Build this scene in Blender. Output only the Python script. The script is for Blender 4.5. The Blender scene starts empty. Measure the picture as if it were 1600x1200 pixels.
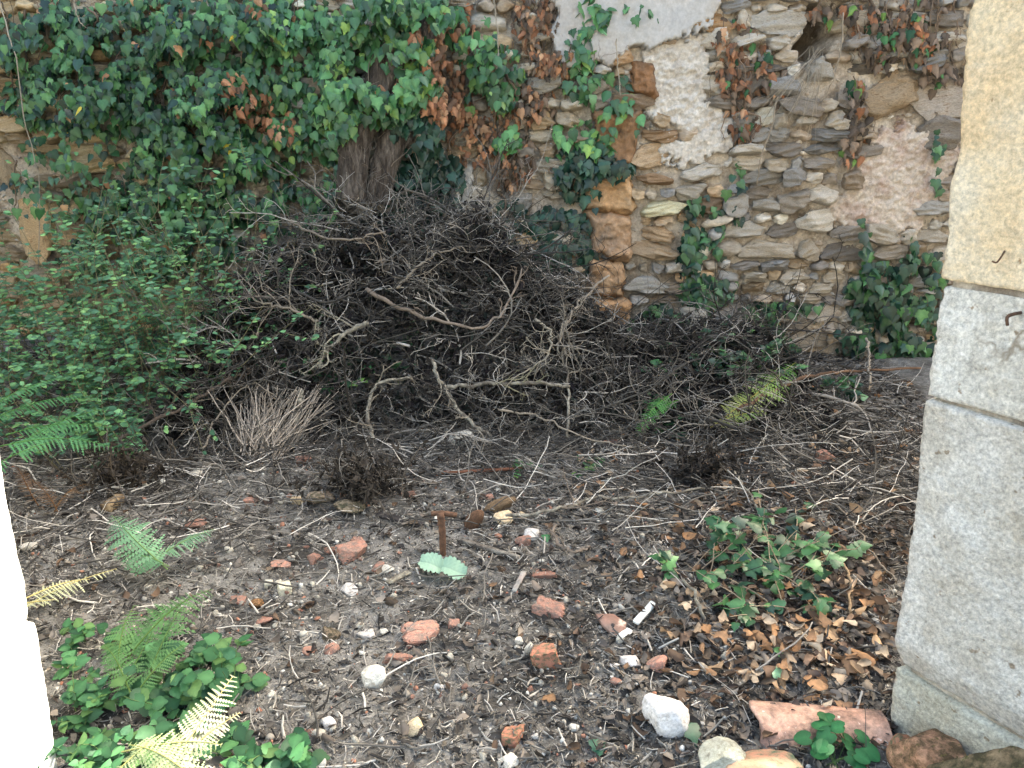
import bpy, bmesh, math, random
import numpy as np
from mathutils import Matrix, Vector

# ------------------------------------------------------------------ camera, sky, sun, exposure
S = bpy.context.scene
COL = S.collection
PITCH = math.radians(18.0); CAMZ = 1.5; FPX = 1156.0
cam = bpy.data.objects.new('camera', bpy.data.cameras.new('camera'))
COL.objects.link(cam); S.camera = cam
cam.location = (0, 0, CAMZ); cam.rotation_euler = (math.radians(90) - PITCH, 0, 0)
cam.data.sensor_width = 36; cam.data.lens = 36 * FPX / 1600
cam.data.clip_start = 0.05; cam.data.clip_end = 400

SUN_AZ = math.radians(52)      # from +Y (into the picture) towards +X
SUN_EL = math.radians(41)
W = bpy.data.worlds.new('World'); S.world = W; W.use_nodes = True
nt = W.node_tree; bg = nt.nodes['Background']
sky = nt.nodes.new('ShaderNodeTexSky'); sky.sky_type = 'NISHITA'; sky.sun_disc = False
sky.sun_elevation = SUN_EL; sky.sun_rotation = SUN_AZ
sky.air_density = 1.0; sky.dust_density = 5.0; sky.ozone_density = 0.6
nt.links.new(sky.outputs[0], bg.inputs['Color']); bg.inputs['Strength'].default_value = 0.15
sl = bpy.data.lights.new('sun', 'SUN'); sl.energy = 3.6; sl.angle = math.radians(0.55); sl.color = (1, .95, .87)
so = bpy.data.objects.new('sun', sl); COL.objects.link(so)
sd = Vector((math.sin(SUN_AZ) * math.cos(SUN_EL), math.cos(SUN_AZ) * math.cos(SUN_EL), math.sin(SUN_EL)))
so.rotation_euler = sd.to_track_quat('Z', 'Y').to_euler(); so.location = (3, 8, 9)
S.view_settings.view_transform = 'Standard'; S.view_settings.look = 'None'
S.view_settings.gamma = 1.0; S.view_settings.use_curve_mapping = False
S.view_settings.exposure = 2.62
try:
    S.view_settings.use_white_balance = True
    S.view_settings.white_balance_temperature = 7150
    S.view_settings.white_balance_tint = 3
except Exception: pass
S.render.engine = 'CYCLES'
S.cycles.max_bounces = 6; S.cycles.diffuse_bounces = 3; S.cycles.glossy_bounces = 2
S.cycles.transmission_bounces = 3; S.cycles.transparent_max_bounces = 4
S.cycles.use_denoising = True

rng = np.random.default_rng(7)
random.seed(7)
YW = 4.9                        # the rubble wall's face
# ------------------------------------------------------------------ noise
_p = np.random.default_rng(3).permutation(256); _p = np.concatenate([_p, _p, _p])
_g = np.random.default_rng(4).normal(size=(256, 3)); _g /= np.linalg.norm(_g, axis=1)[:, None]
def perlin(P):
    P = np.asarray(P, float); i = np.floor(P).astype(int); f = P - i; i &= 255
    u = f * f * f * (f * (f * 6 - 15) + 10)
    def g(a, b, c):
        h = _p[_p[_p[(i[:, 0] + a) & 255] + ((i[:, 1] + b) & 255)] + ((i[:, 2] + c) & 255)]
        return (_g[h] * (f - np.array([a, b, c]))).sum(1)
    x0 = g(0,0,0)*(1-u[:,0])+g(1,0,0)*u[:,0]; x1 = g(0,1,0)*(1-u[:,0])+g(1,1,0)*u[:,0]
    x2 = g(0,0,1)*(1-u[:,0])+g(1,0,1)*u[:,0]; x3 = g(0,1,1)*(1-u[:,0])+g(1,1,1)*u[:,0]
    y0 = x0*(1-u[:,1])+x1*u[:,1]; y1 = x2*(1-u[:,1])+x3*u[:,1]
    return y0*(1-u[:,2])+y1*u[:,2]
def fbm(P, oct=4, gain=.5):
    P = np.asarray(P, float); r = np.zeros(len(P)); a = 1.0
    for k in range(oct):
        r += a * perlin(P * (2 ** k) + 17.3 * k); a *= gain
    return r
def sstep(a, b, x):
    t = np.clip((x - a) / (b - a), 0, 1); return t * t * (3 - 2 * t)

# ------------------------------------------------------------------ picture <-> place
cp, sp = math.cos(PITCH), math.sin(PITCH)
def ray(x, y):
    a = (x - 800) / FPX; b = (600 - y) / FPX
    return np.array([a, cp + b * sp, -sp + b * cp])
def at(x, y, Y):                # the point seen at pixel x, y at distance Y
    d = ray(x, y); t = Y / d[1]; return np.array([d[0] * t, Y, CAMZ + d[2] * t])
def wallpt(x, y, off=0.0): return at(x, y, YW - off)

PX = [-9, -3.4, -2.6, -1.9, -1.65, -1.3, -.6, -.22, .05, .30, .48, .70, 1.13, 1.5, 1.75, 2.2, 9]
PZ = [.25, .3, .34, .42, .56, .78, .98, 1.04, .80, .64, .42, .26, .31, .28, .12, .05, .0]
def PK(X): return np.interp(X, PX, PZ)
def H(X, Y, fine=True):
    X = np.atleast_1d(np.asarray(X, float)); Y = np.atleast_1d(np.asarray(Y, float))
    z = .03 * (Y - 1.6)
    z = z + .55 * PK(X) * sstep(3.35, 4.35, Y)
    z = z - .16 * np.exp(-(((X + 1.78) / .42) ** 2 + ((Y - 3.42) / .22) ** 2))
    z = z + .07 * np.exp(-(((X + 1.2) / .5) ** 2 + ((Y - 3.02) / .12) ** 2))
    z = z + .05 * np.exp(-(((X - 1.55) / .5) ** 2 + ((Y - 3.9) / .35) ** 2))
    Q = np.stack([X, Y, np.zeros_like(X)], 1)
    z = z + .035 * fbm(Q * 1.7 + 5, 3)
    if fine: z = z + .018 * fbm(Q * 9, 3)
    return z
_ts = np.linspace(1.3, 7, 2200)
def gp(x, y, lift=0.0):         # ground point seen at pixel
    d = ray(x, y); P = d[None] * _ts[:, None]; P[:, 2] += CAMZ
    k = np.argmax(P[:, 2] < H(P[:, 0], P[:, 1])); p = P[k].copy()
    p[2] = H(p[0], p[1])[0] + lift; return p
def scale_at(p):                # metres per pixel at a point
    return (p[1] * cp + (CAMZ - p[2]) * sp) / FPX

# ------------------------------------------------------------------ mesh helpers
def np_mesh(name, V, F, tint=None, mat=None, smooth=True):
    V = np.asarray(V, np.float32); me = bpy.data.meshes.new(name)
    if not isinstance(F, list): F = [F]
    F = [np.asarray(f, np.int32) for f in F if len(f)]
    me.vertices.add(len(V)); me.vertices.foreach_set('co', V.ravel())
    tot = np.concatenate([np.full(len(f), f.shape[1], np.int32) for f in F])
    idx = np.concatenate([f.ravel() for f in F])
    me.loops.add(len(idx)); me.loops.foreach_set('vertex_index', idx)
    me.polygons.add(len(tot))
    me.polygons.foreach_set('loop_start', np.concatenate([[0], np.cumsum(tot)[:-1]]).astype(np.int32))
    me.polygons.foreach_set('loop_total', tot)
    if smooth: me.polygons.foreach_set('use_smooth', np.ones(len(tot), bool))
    me.update(calc_edges=True)
    a = me.color_attributes.new('tint', 'FLOAT_COLOR', 'POINT')
    c = np.ones((len(V), 4), np.float32)
    if tint is not None:
        tint = np.asarray(tint); c[:, :3] = tint if tint.ndim == 2 else tint[:, None]
    a.data.foreach_set('color', c.ravel())
    if mat: me.materials.append(mat)
    return me
def link(name, me, parent=None, loc=(0, 0, 0), mat3=None, scale=1.0, color=(1, 1, 1), **props):
    o = bpy.data.objects.new(name, me); COL.objects.link(o)
    loc = Vector([float(v) for v in loc])
    if parent is not None:
        o.parent = parent; loc = loc - parent.location
    M = Matrix.Identity(3) if mat3 is None else Matrix([[float(v) for v in r] for r in mat3])
    if np.ndim(scale) == 0: scale = (scale,) * 3
    o.matrix_basis = Matrix.Translation(loc) @ M.to_4x4() @ Matrix.Diagonal([float(s) for s in scale] + [1])
    o.color = (float(color[0]), float(color[1]), float(color[2]), 1)
    for k, v in props.items(): o[k] = v
    return o
def thing(name, label, cat, loc=(0, 0, 0), group=None):
    o = bpy.data.objects.new(name, None); COL.objects.link(o); o.location = [float(v) for v in loc]
    o.empty_display_size = .1
    o['label'] = label; o['category'] = cat
    if group: o['group'] = group
    return o
def tag(o, label, cat, group=None):
    o['label'] = label; o['category'] = cat
    if group: o['group'] = group
    return o
def frames(tip, nrm):           # columns: side, tip, normal
    t = tip / np.linalg.norm(tip, axis=1)[:, None]
    n = nrm - (nrm * t).sum(1)[:, None] * t; n /= np.maximum(np.linalg.norm(n, axis=1), 1e-6)[:, None]
    s = np.cross(t, n); return np.stack([s, t, n], 2)
def merge(protos, P, R, s, tint, pick=None):
    """joins many placed copies of small shapes. protos: list of (V, F, T)"""
    Vs, Fs, Ts, base = [], [], [], 0
    pick = rng.integers(0, len(protos), len(P)) if pick is None else pick
    s = np.asarray(s, float)
    if s.ndim == 1: s = np.repeat(s[:, None], 3, 1)
    for k, (V, F, T) in enumerate(protos):
        m = np.where(pick == k)[0]
        if not len(m): continue
        A = np.einsum('nij,nvj->nvi', R[m], V[None] * s[m][:, None, :]) + P[m][:, None, :]
        Vs.append(A.reshape(-1, 3))
        Fs.append((F[None] + (np.arange(len(m)) * len(V))[:, None, None]).reshape(-1, F.shape[1]) + base)
        Ts.append((T[None, :, None] * tint[m][:, None, :]).reshape(-1, 3)); base += len(m) * len(V)
    return np.concatenate(Vs), [f for f in Fs], np.concatenate(Ts)
def rand_rot(n):
    q = rng.normal(size=(n, 4)); q /= np.linalg.norm(q, axis=1)[:, None]
    w, x, y, z = q.T
    return np.stack([np.stack([1-2*(y*y+z*z), 2*(x*y-z*w), 2*(x*z+y*w)], 1),
                     np.stack([2*(x*y+z*w), 1-2*(x*x+z*z), 2*(y*z-x*w)], 1),
                     np.stack([2*(x*z-y*w), 2*(y*z+x*w), 1-2*(x*x+y*y)], 1)], 1)
def euler3(rx, ry, rz):
    from mathutils import Euler
    return np.array(Euler((rx, ry, rz)).to_matrix())

# ------------------------------------------------------------------ materials
def mat(name, c1, c2, scale=8, rough=.85, bump=.4, bscale=60, bdist=.01, c3=None, c3amt=.5, c3scale=3, c3w=.08,
        trans=0.0, spec=.3, stretch=None, speck=None, grain=None, crack=None):
    m = bpy.data.materials.new(name); m.use_nodes = True; t = m.node_tree; N = t.nodes; L = t.links
    b = N['Principled BSDF']; b.inputs['Roughness'].default_value = rough
    b.inputs['Specular IOR Level'].default_value = spec
    tc = N.new('ShaderNodeTexCoord'); oi = N.new('ShaderNodeObjectInfo')
    off = N.new('ShaderNodeVectorMath'); off.operation = 'MULTIPLY_ADD'
    comb = N.new('ShaderNodeCombineXYZ')
    for k in range(3): L.new(oi.outputs['Random'], comb.inputs[k])
    L.new(comb.outputs[0], off.inputs[0]); off.inputs[1].default_value = (37, 53, 71); 
    L.new(tc.outputs['Object'], off.inputs[2]); vec = off.outputs[0]
    if stretch:
        mp = N.new('ShaderNodeVectorMath'); mp.operation = 'MULTIPLY'; mp.inputs[1].default_value = stretch
        L.new(vec, mp.inputs[0]); vec = mp.outputs[0]
    def noise(sc, det=6, r=.6):
        n = N.new('ShaderNodeTexNoise'); n.inputs['Scale'].default_value = sc; n.inputs['Detail'].default_value = det
        n.inputs['Roughness'].default_value = r; L.new(vec, n.inputs['Vector']); return n
    def ramp(src, a, bb):
        r = N.new('ShaderNodeMapRange'); r.inputs['From Min'].default_value = a; r.inputs['From Max'].default_value = bb
        L.new(src, r.inputs['Value']); return r.outputs[0]
    def mix(fac, a, c, typ='MIX'):
        x = N.new('ShaderNodeMix'); x.data_type = 'RGBA'; x.blend_type = typ
        if hasattr(fac, 'links') or not isinstance(fac, (int, float)): L.new(fac, x.inputs[0])
        else: x.inputs[0].default_value = fac
        for s_, v in ((6, a), (7, c)):
            if isinstance(v, tuple): x.inputs[s_].default_value = (*v, 1)
            else: L.new(v, x.inputs[s_])
        return x.outputs[2]
    n1 = noise(scale); col = mix(ramp(n1.outputs['Fac'], .35, .65), c1, c2)
    if c3 is not None:
        n3 = noise(c3scale, 8, .7); col = mix(ramp(n3.outputs['Fac'], c3amt - c3w, c3amt + c3w), col, c3)
    if speck is not None:
        n4 = noise(speck[1], 3, .6); col = mix(ramp(n4.outputs['Fac'], speck[2], speck[2] + .05), col, speck[0])
    if grain is not None:
        n5 = noise(grain[0], 5, .75); rr = N.new('ShaderNodeMapRange'); rr.inputs['From Min'].default_value = .34; rr.inputs['From Max'].default_value = .66
        rr.inputs['To Min'].default_value = 1 - grain[1]; rr.inputs['To Max'].default_value = 1 + grain[1]
        L.new(n5.outputs['Fac'], rr.inputs['Value']); cc = N.new('ShaderNodeCombineColor')
        for k in range(3): L.new(rr.outputs[0], cc.inputs[k])
        col = mix(1.0, col, cc.outputs[0], 'MULTIPLY')
    if crack is not None:           # hairline cracks, broken up by noise
        vo = N.new('ShaderNodeTexVoronoi'); vo.feature = 'DISTANCE_TO_EDGE'; vo.inputs['Scale'].default_value = crack[0]
        wn_ = noise(crack[0] * 3, 4); ad = N.new('ShaderNodeVectorMath'); ad.operation = 'MULTIPLY_ADD'; L.new(wn_.outputs['Color'], ad.inputs[0])
        ad.inputs[1].default_value = (.35 / crack[0],) * 3; L.new(vec, ad.inputs[2]); L.new(ad.outputs[0], vo.inputs['Vector'])
        ln = ramp(vo.outputs['Distance'], crack[1], 0.0); mk = ramp(noise(crack[0] * .9, 3).outputs['Fac'], .52, .60)
        mu = N.new('ShaderNodeMath'); mu.operation = 'MULTIPLY'; L.new(ln, mu.inputs[0]); L.new(mk, mu.inputs[1]); col = mix(mu.outputs[0], col, crack[2])
    at_ = N.new('ShaderNodeAttribute'); at_.attribute_name = 'tint'
    col = mix(1.0, col, at_.outputs['Color'], 'MULTIPLY'); col = mix(1.0, col, oi.outputs['Color'], 'MULTIPLY')
    L.new(col, b.inputs['Base Color'])
    if bump > 0:
        nb = noise(bscale, 8, .65); bp = N.new('ShaderNodeBump'); bp.inputs['Strength'].default_value = bump
        bp.inputs['Distance'].default_value = bdist; L.new(nb.outputs['Fac'], bp.inputs['Height']); L.new(bp.outputs[0], b.inputs['Normal'])
    if trans > 0:
        tr = N.new('ShaderNodeBsdfTranslucent'); L.new(col, tr.inputs['Color'])
        ms = N.new('ShaderNodeMixShader'); ms.inputs[0].default_value = trans
        L.new(b.outputs[0], ms.inputs[1]); L.new(tr.outputs[0], ms.inputs[2])
        L.new(ms.outputs[0], N['Material Output'].inputs['Surface'])
    return m
M_SOIL = mat('soil', (.15, .143, .132), (.26, .248, .23), 22, .95, 1.0, 90, .006, grain=(130, .45), c3=(.05, .045, .040), c3amt=.52, c3scale=5, c3w=.1, speck=((.34, .31, .26), 140, .66))
M_MORT = mat('mortar', (.46, .40, .33), (.60, .54, .46), 9, .95, 1.0, 55, .010, grain=(60, .28), c3=(.22, .18, .14), c3amt=.53, c3scale=5)
M_STONE = mat('rubble_stone', (.66, .65, .63), (1.0, .98, .95), 5, .92, 1.0, 9, .010, grain=(16, .30), c3=(.42, .34, .27), c3amt=.60, c3scale=5, stretch=(1, 1, 2.6))
M_CHIP = mat('stone_chip', (.8, .8, .8), (1, 1, 1), 30, .92, .6, 90, .003)
M_OCHRE = mat('ochre_block', (.40, .25, .14), (.54, .36, .21), 9, .95, 1.0, 30, .010, grain=(50, .22), c3=(.34, .27, .20), c3amt=.58, c3scale=5, speck=((.30, .15, .07), 30, .68))
M_PLG = mat('grey_plaster', (.42, .42, .42), (.52, .51, .49), 4, .85, .4, 50, .004, grain=(40, .12), crack=(3, .012, (.2, .18, .16)), c3=(.34, .30, .26), c3amt=.57, c3scale=4, c3w=.12)
M_PLW = mat('white_plaster', (.52, .48, .43), (.66, .63, .58), 10, .95, 1.0, 45, .010, grain=(60, .25), c3=(.42, .37, .32), c3amt=.62, c3scale=9)
M_PLP = mat('pink_plaster', (.50, .43, .37), (.60, .54, .47), 6, .95, 1.0, 50, .009, grain=(60, .25), c3=(.42, .31, .26), c3amt=.54, c3scale=4, speck=((.25, .19, .15), 40, .7))
M_LIME1 = mat('yellow_bounce_limestone', (.72, .55, .35), (.78, .65, .46), 5, .9, 1.0, 55, .010, grain=(95, .30), c3=(.76, .68, .55), c3amt=.55, c3scale=2.2, speck=((.42, .27, .15), 26, .69))  # upper block's albedo raised to carry bounced sunlight in the stone colour
M_LIME2 = mat('grey_limestone', (.62, .59, .54), (.77, .745, .70), 14, .9, 1.0, 60, .011, grain=(95, .38), crack=(2.0, .016, (.30, .25, .19)), c3=(.50, .44, .35), c3amt=.57, c3scale=3.2, c3w=.14, speck=((.33, .26, .19), 26, .655))
M_WHITE = mat('white_limewash', (.82, .82, .80), (.86, .86, .84), 5, .9, .4, 40, .006)
M_IVY = mat('ivy_leaf', (1.0, 1.0, .85), (1.4, 1.32, 1.1), 4, .36, .3, 6, .0010, trans=.18, spec=.5)
M_SOFT = mat('soft_leaf', (.85, .9, .85), (1.1, 1.1, 1.0), 4, .55, .3, 8, .0010, trans=.28, spec=.3)
M_DEAD = mat('dead_leaf', (.75, .75, .75), (1.1, 1.05, 1.0), 4, .75, .4, 8, .0015, trans=.12, spec=.25)
M_TWIG = mat('twig', (.75, .75, .75), (1.1, 1.1, 1.1), 40, .85, .4, 120, .003, spec=.2)
M_BARK = mat('bark', (.10, .082, .068), (.22, .19, .165), 14, .95, 1.0, 30, .04, grain=(60, .5), c3=(.07, .055, .045), c3amt=.52, c3scale=18, stretch=(1, 1, .25))
M_LICH = mat('lichened_bark', (.22, .20, .165), (.38, .36, .30), 30, .9, .8, 90, .005, c3=(.10, .085, .07), c3amt=.50, c3scale=14)
M_BRICK = mat('terracotta', (.38, .165, .115), (.50, .265, .20), 5, .92, .9, 9, .003, grain=(12, .3), c3=(.17, .145, .125), c3amt=.52, c3scale=2.0, c3w=.13, speck=((.60, .48, .40), 14, .66))
M_BRICKM = mat('mossy_terracotta', (.50, .20, .13), (.58, .27, .18), 5, .92, .8, 12, .003, c3=(.12, .13, .08), c3amt=.52, c3scale=2.5)
M_TILE = mat('roof_tile_clay', (.50, .27, .19), (.62, .40, .31), 9, .9, .8, 60, .006, grain=(70, .25), c3=(.11, .08, .07), c3amt=.52, c3scale=11, c3w=.10, speck=((.72, .58, .50), 40, .66))
M_ROCK = mat('pale_rock', (.50, .48, .44), (.68, .66, .62), 4, .92, 1.0, 7, .005, grain=(9, .22), c3=(.33, .29, .24), c3amt=.60, c3scale=2.5)
M_MOSSR = mat('mossy_rock', (.30, .22, .16), (.44, .34, .26), 4, .95, 1.0, 9, .006, grain=(10, .3), c3=(.10, .09, .06), c3amt=.49, c3scale=3, speck=((.14, .15, .07), 8, .62))
M_WOOD = mat('rotten_wood', (.10, .06, .04), (.22, .13, .08), 6, .9, .9, 14, .004, stretch=(1, 1, .3))
M_CHAR = mat('blackened_wood', (.03, .027, .028), (.07, .06, .058), 30, .8, .8, 70, .004, stretch=(.3, 1, 1))
M_RUST = mat('rust', (.07, .04, .028), (.17, .09, .055), 60, .85, .6, 150, .003)
M_PAINT = mat('white_painted_wood', (.74, .76, .72), (.82, .83, .80), 20, .7, .3, 90, .003)

# ------------------------------------------------------------------ small shapes (V, F, T)
def leaf_shape(half, rib=(.0, .35, .7, 1.0), fold=.18, droop=.22, curl=0.0, ribtint=1.25, edge=.92):
    """half: right outline from base to tip (x>0)."""
    ribp = [(0, r) for r in rib]; n = len(half)
    V = [(x, y) for x, y in ribp] + [(x, y) for x, y in half] + [(-x, y) for x, y in half]
    F = []
    k0 = len(ribp)
    def nearest(y):
        return int(np.argmin([abs(y - r) for r in rib]))
    for s in (0, 1):
        o = k0 + s * n; prev = 0
        for i in range(n):
            r = nearest(half[i][1]); r = max(r, prev)
            if i > 0:
                F.append((prev, o + i - 1, o + i) if s == 0 else (prev, o + i, o + i - 1))
            if r > prev:
                for q in range(prev, r):
                    F.append((q, o + i, q + 1) if s == 0 else (q, q + 1, o + i))
                prev = r
        for q in range(prev, len(rib) - 1):
            F.append((q, o + n - 1, q + 1) if s == 0 else (q, q + 1, o + n - 1))
    V = np.array(V, float); z = -fold * np.abs(V[:, 0]) - droop * V[:, 1] ** 2 + curl * V[:, 0] ** 2 * 2
    T = np.full(len(V), edge); T[:k0] = ribtint
    return np.column_stack([V, z]), np.array(F, int), T
IVY = [leaf_shape([(.12, -.10), (.36, -.10), (.50, .06), (.40, .24), (.50, .44), (.24, .56), (.13, .78)]),
       leaf_shape([(.14, -.08), (.42, -.02), (.46, .22), (.34, .36), (.40, .52), (.18, .68)], fold=.05, droop=.3),
       leaf_shape([(.16, -.12), (.40, -.08), (.48, .14), (.42, .36), (.26, .62), (.10, .84)], fold=.28, droop=.12)]
HEART = [leaf_shape([(.16, -.10), (.38, -.04), (.47, .2), (.40, .45), (.22, .72)], fold=.12),
         leaf_shape([(.18, -.04), (.36, .12), (.40, .34), (.30, .58), (.14, .82)], fold=.2, droop=.1)]
OVATE = [leaf_shape([(.12, .05), (.27, .22), (.31, .42), (.24, .66), (.1, .88)], fold=.12, droop=.12),
         leaf_shape([(.14, .05), (.32, .22), (.36, .45), (.26, .70), (.1, .90)], fold=.05, droop=.22)]
SERR = [leaf_shape([(.14, .0), (.26, .06), (.27, .14), (.38, .2), (.36, .3), (.44, .38), (.38, .46), (.40, .55), (.30, .62), (.28, .72), (.17, .78), (.12, .9)],
                   rib=(0, .2, .4, .6, .8, 1), fold=.1, droop=.2)]
ROUND = [leaf_shape([(.2, -.16), (.42, -.12), (.54, .12), (.55, .4), (.42, .68), (.2, .88)], rib=(0, .3, .6, .95), fold=-.05, droop=.1, ribtint=1.4)]
def curled(seed, w=.33, c=2.3):
    r = np.random.default_rng(seed); nx, ny = 5, 6
    V = []; T = []
    a = r.uniform(-c, c); b = r.uniform(-1.4, 1.8); tw = r.uniform(-1.6, 1.6)
    for j in range(ny):
        y = j / (ny - 1); ww = w * (math.sin(math.pi * min(1, y * .92 + .06)) ** .7) * (1 + r.uniform(-.3, .25))
        for i in range(nx):
            u = (i / (nx - 1) - .5) * 2; x = u * ww
            ang = a * u * ww * 3
            xx = math.sin(ang) / (a * 3 if abs(a) > .05 else 1) if abs(a) > .05 else x
            zz = (1 - math.cos(ang)) / (a * 3) if abs(a) > .05 else 0
            yy = y - .0; zz += b * .35 * (y - .5) ** 2 * 2 + tw * u * (y - .5) * .25 + r.uniform(-.015, .015)
            V.append((xx, yy - .5, zz)); T.append(.85 + .3 * r.random() + (.15 if i == 2 else 0))
    F = []
    for j in range(ny - 1):
        for i in range(nx - 1):
            q = j * nx + i; F += [(q, q + 1, q + nx + 1), (q, q + nx + 1, q + nx)]
    return np.array(V), np.array(F), np.array(T)
DEADL = [curled(k) for k in range(12)]
def hang(shape_seed):           # withered hanging leaf: ivy outline, crumpled
    V, F, T = IVY[shape_seed % 3]; V = V.copy(); r = np.random.default_rng(shape_seed)
    V[:, 0] *= .75; V[:, 2] += -1.1 * V[:, 0] ** 2 * r.uniform(.6, 1.6) + r.uniform(-.07, .07, len(V)) + .3 * V[:, 1] * r.uniform(-.5, 1)
    return V, F, T
WITHER = [hang(k) for k in range(6)]
def small_leaf(seed):           # scrap of 4 faces
    r = np.random.default_rng(seed)
    V = np.array([(0, -.5, 0), (.22, -.1, .12), (.16, .3, .05), (0, .5, -.1), (-.18, .25, .1), (-.22, -.15, .14), (0, 0, -.03)]) + r.uniform(-.09, .09, (7, 3))
    F = np.array([(6, 0, 1), (6, 1, 2), (6, 2, 3), (6, 3, 4), (6, 4, 5), (6, 5, 0)]); return V, F, np.full(7, 1.0) * r.uniform(.85, 1.1, 7)
SCRAP = [small_leaf(k) for k in range(6)]
_ico = {}
def ico(level):
    if level not in _ico:
        bm = bmesh.new(); bmesh.ops.create_icosphere(bm, subdivisions=level, radius=1.0)
        V = np.array([v.co[:] for v in bm.verts]); F = np.array([[v.index for v in f.verts] for f in bm.faces]); bm.free(); _ico[level] = (V, F)
    return _ico[level]
def rock_shape(seed, level=3, cuts=9, rough=.12, dmin=.55, dmax=.85, strata=0.0, boxy=0.0):
    r = np.random.default_rng(seed); V, F = ico(level); V = V.copy()
    if boxy > 0:
        m = np.abs(V).max(1)[:, None]; V = V * (1 - boxy) + boxy * V / m * .8
    for k in range(cuts):
        n = r.normal(size=3); n /= np.linalg.norm(n); d = r.uniform(dmin, dmax)
        V -= np.maximum(0, V @ n - d)[:, None] * n
    N = V / np.linalg.norm(V, axis=1)[:, None]
    V = V + N * (rough * fbm(V * 2.2 + seed * 3.1, 4, .55))[:, None]
    if strata > 0:
        q = V * np.array([1.1, 1.1, 7.0]) + seed
        V = V + N * (strata * fbm(q, 3, .6))[:, None]
    T = 1 + .0 * V[:, 0]
    return V, F, T
def slab_shape(seed, level):    # thin angular block with a split, layered face
    r = np.random.default_rng(seed); V, F = ico(level); V = V.copy(); m = np.abs(V).max(1)[:, None]; V = V * .12 + .88 * V / m * .82
    for k in range(7):
        a = r.uniform(0, 2 * math.pi); n = np.array([math.cos(a), r.normal(0, .18), math.sin(a)]); n /= np.linalg.norm(n); d = r.uniform(.55, .98) * (.75 + .3 * abs(n[0]))
        V -= np.maximum(0, V @ n - d)[:, None] * n
    for k in range(3):
        n = np.array([r.normal(0, .5), -1, r.normal(0, .5)]); n /= np.linalg.norm(n); V -= np.maximum(0, V @ n - r.uniform(.55, .8))[:, None] * n
    N = V / np.linalg.norm(V, axis=1)[:, None]; tl = r.uniform(-.5, .5)
    V = V + N * (.15 * fbm(V * 2.0 + seed * 3.1, 4, .65))[:, None]
    st = fbm(np.stack([V[:, 0] * 1.1, V[:, 1], (V[:, 2] + tl * V[:, 0]) * 4.0], 1) + seed, 3, .6)
    V[:, 1] += -.20 * st - .10 * np.round(st * 4) / 4; V[:, 0] += .05 * st * np.sign(V[:, 0])
    return V, F, np.ones(len(V))
def box_shape(hx, hy, hz, r, nx, ny, nz, amp=.01, freq=8, seed=0, warp=.0, taper=None, fine=0.0):
    """rounded box with rough faces"""
    P = []; F = []; base = 0
    def face(o, u, v, nu, nv):
        nonlocal base
        for j in range(nv + 1):
            for i in range(nu + 1):
                P.append(o + u * (2 * i / nu) + v * (2 * j / nv))
        for j in range(nv):
            for i in range(nu):
                q = base + j * (nu + 1) + i; F.append((q, q + 1, q + nu + 2, q + nu + 1))
        base += (nu + 1) * (nv + 1)
    E = np.eye(3)
    face(np.array([-1, -1, -1.]), E[0], E[2], nx, nz)                  # -y
    face(np.array([1, 1, -1.]), -E[0], E[2], nx, nz)                   # +y
    face(np.array([-1, 1, -1.]), -E[1], E[2], ny, nz)                  # -x
    face(np.array([1, -1, -1.]), E[1], E[2], ny, nz)                   # +x
    face(np.array([-1, -1, 1.]), E[0], E[1], nx, ny)                   # +z
    face(np.array([-1, 1, -1.]), E[0], -E[1], nx, ny)                  # -z
    P = np.array(P); F = np.array(F)
    key = np.round(P * 1e5).astype(np.int64); _, i1, inv = np.unique(key, axis=0, return_index=True, return_inverse=True)
    P = P[i1]; F = inv.ravel()[F]
    h = np.array([hx, hy, hz]); p = P * h; inner = np.clip(p, -(h - r), h - r); d = p - inner
    n = np.linalg.norm(d, axis=1); ok = n > 1e-9
    p[ok] = inner[ok] + r * d[ok] / n[ok][:, None]
    N = p / h; N = N / np.linalg.norm(N, axis=1)[:, None]
    big = np.abs(P).argmax(1); Nf = np.zeros_like(P); Nf[np.arange(len(P)), big] = np.sign(P[np.arange(len(P)), big]); N = Nf * .7 + N * .3
    if warp:
        w = np.stack([perlin(p * 2.3 + seed + k * 9) for k in range(3)], 1); p = p + w * warp
    p = p + N * (amp * fbm(p * freq + seed * 1.7, 4, .55))[:, None]
    if fine: p = p + N * (fine * fbm(p * freq * 6 + seed, 3, .6))[:, None]
    if taper is not None: p = taper(p)
    return p, F, np.ones(len(p))
def grow(P0, D, L, S=6, wig=.25, grav=0.0):
    n = len(P0); D = D / np.linalg.norm(D, axis=1)[:, None]; out = [P0]
    st = (L / (S - 1))[:, None]; d = D.copy(); bend = rng.normal(size=(n, 3)) * wig * .5
    for k in range(S - 1):
        d = d + rng.normal(size=(n, 3)) * wig + bend; d[:, 2] -= grav; d /= np.linalg.norm(d, axis=1)[:, None]
        out.append(out[-1] + d * st)
    return np.stack(out, 1)
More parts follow.
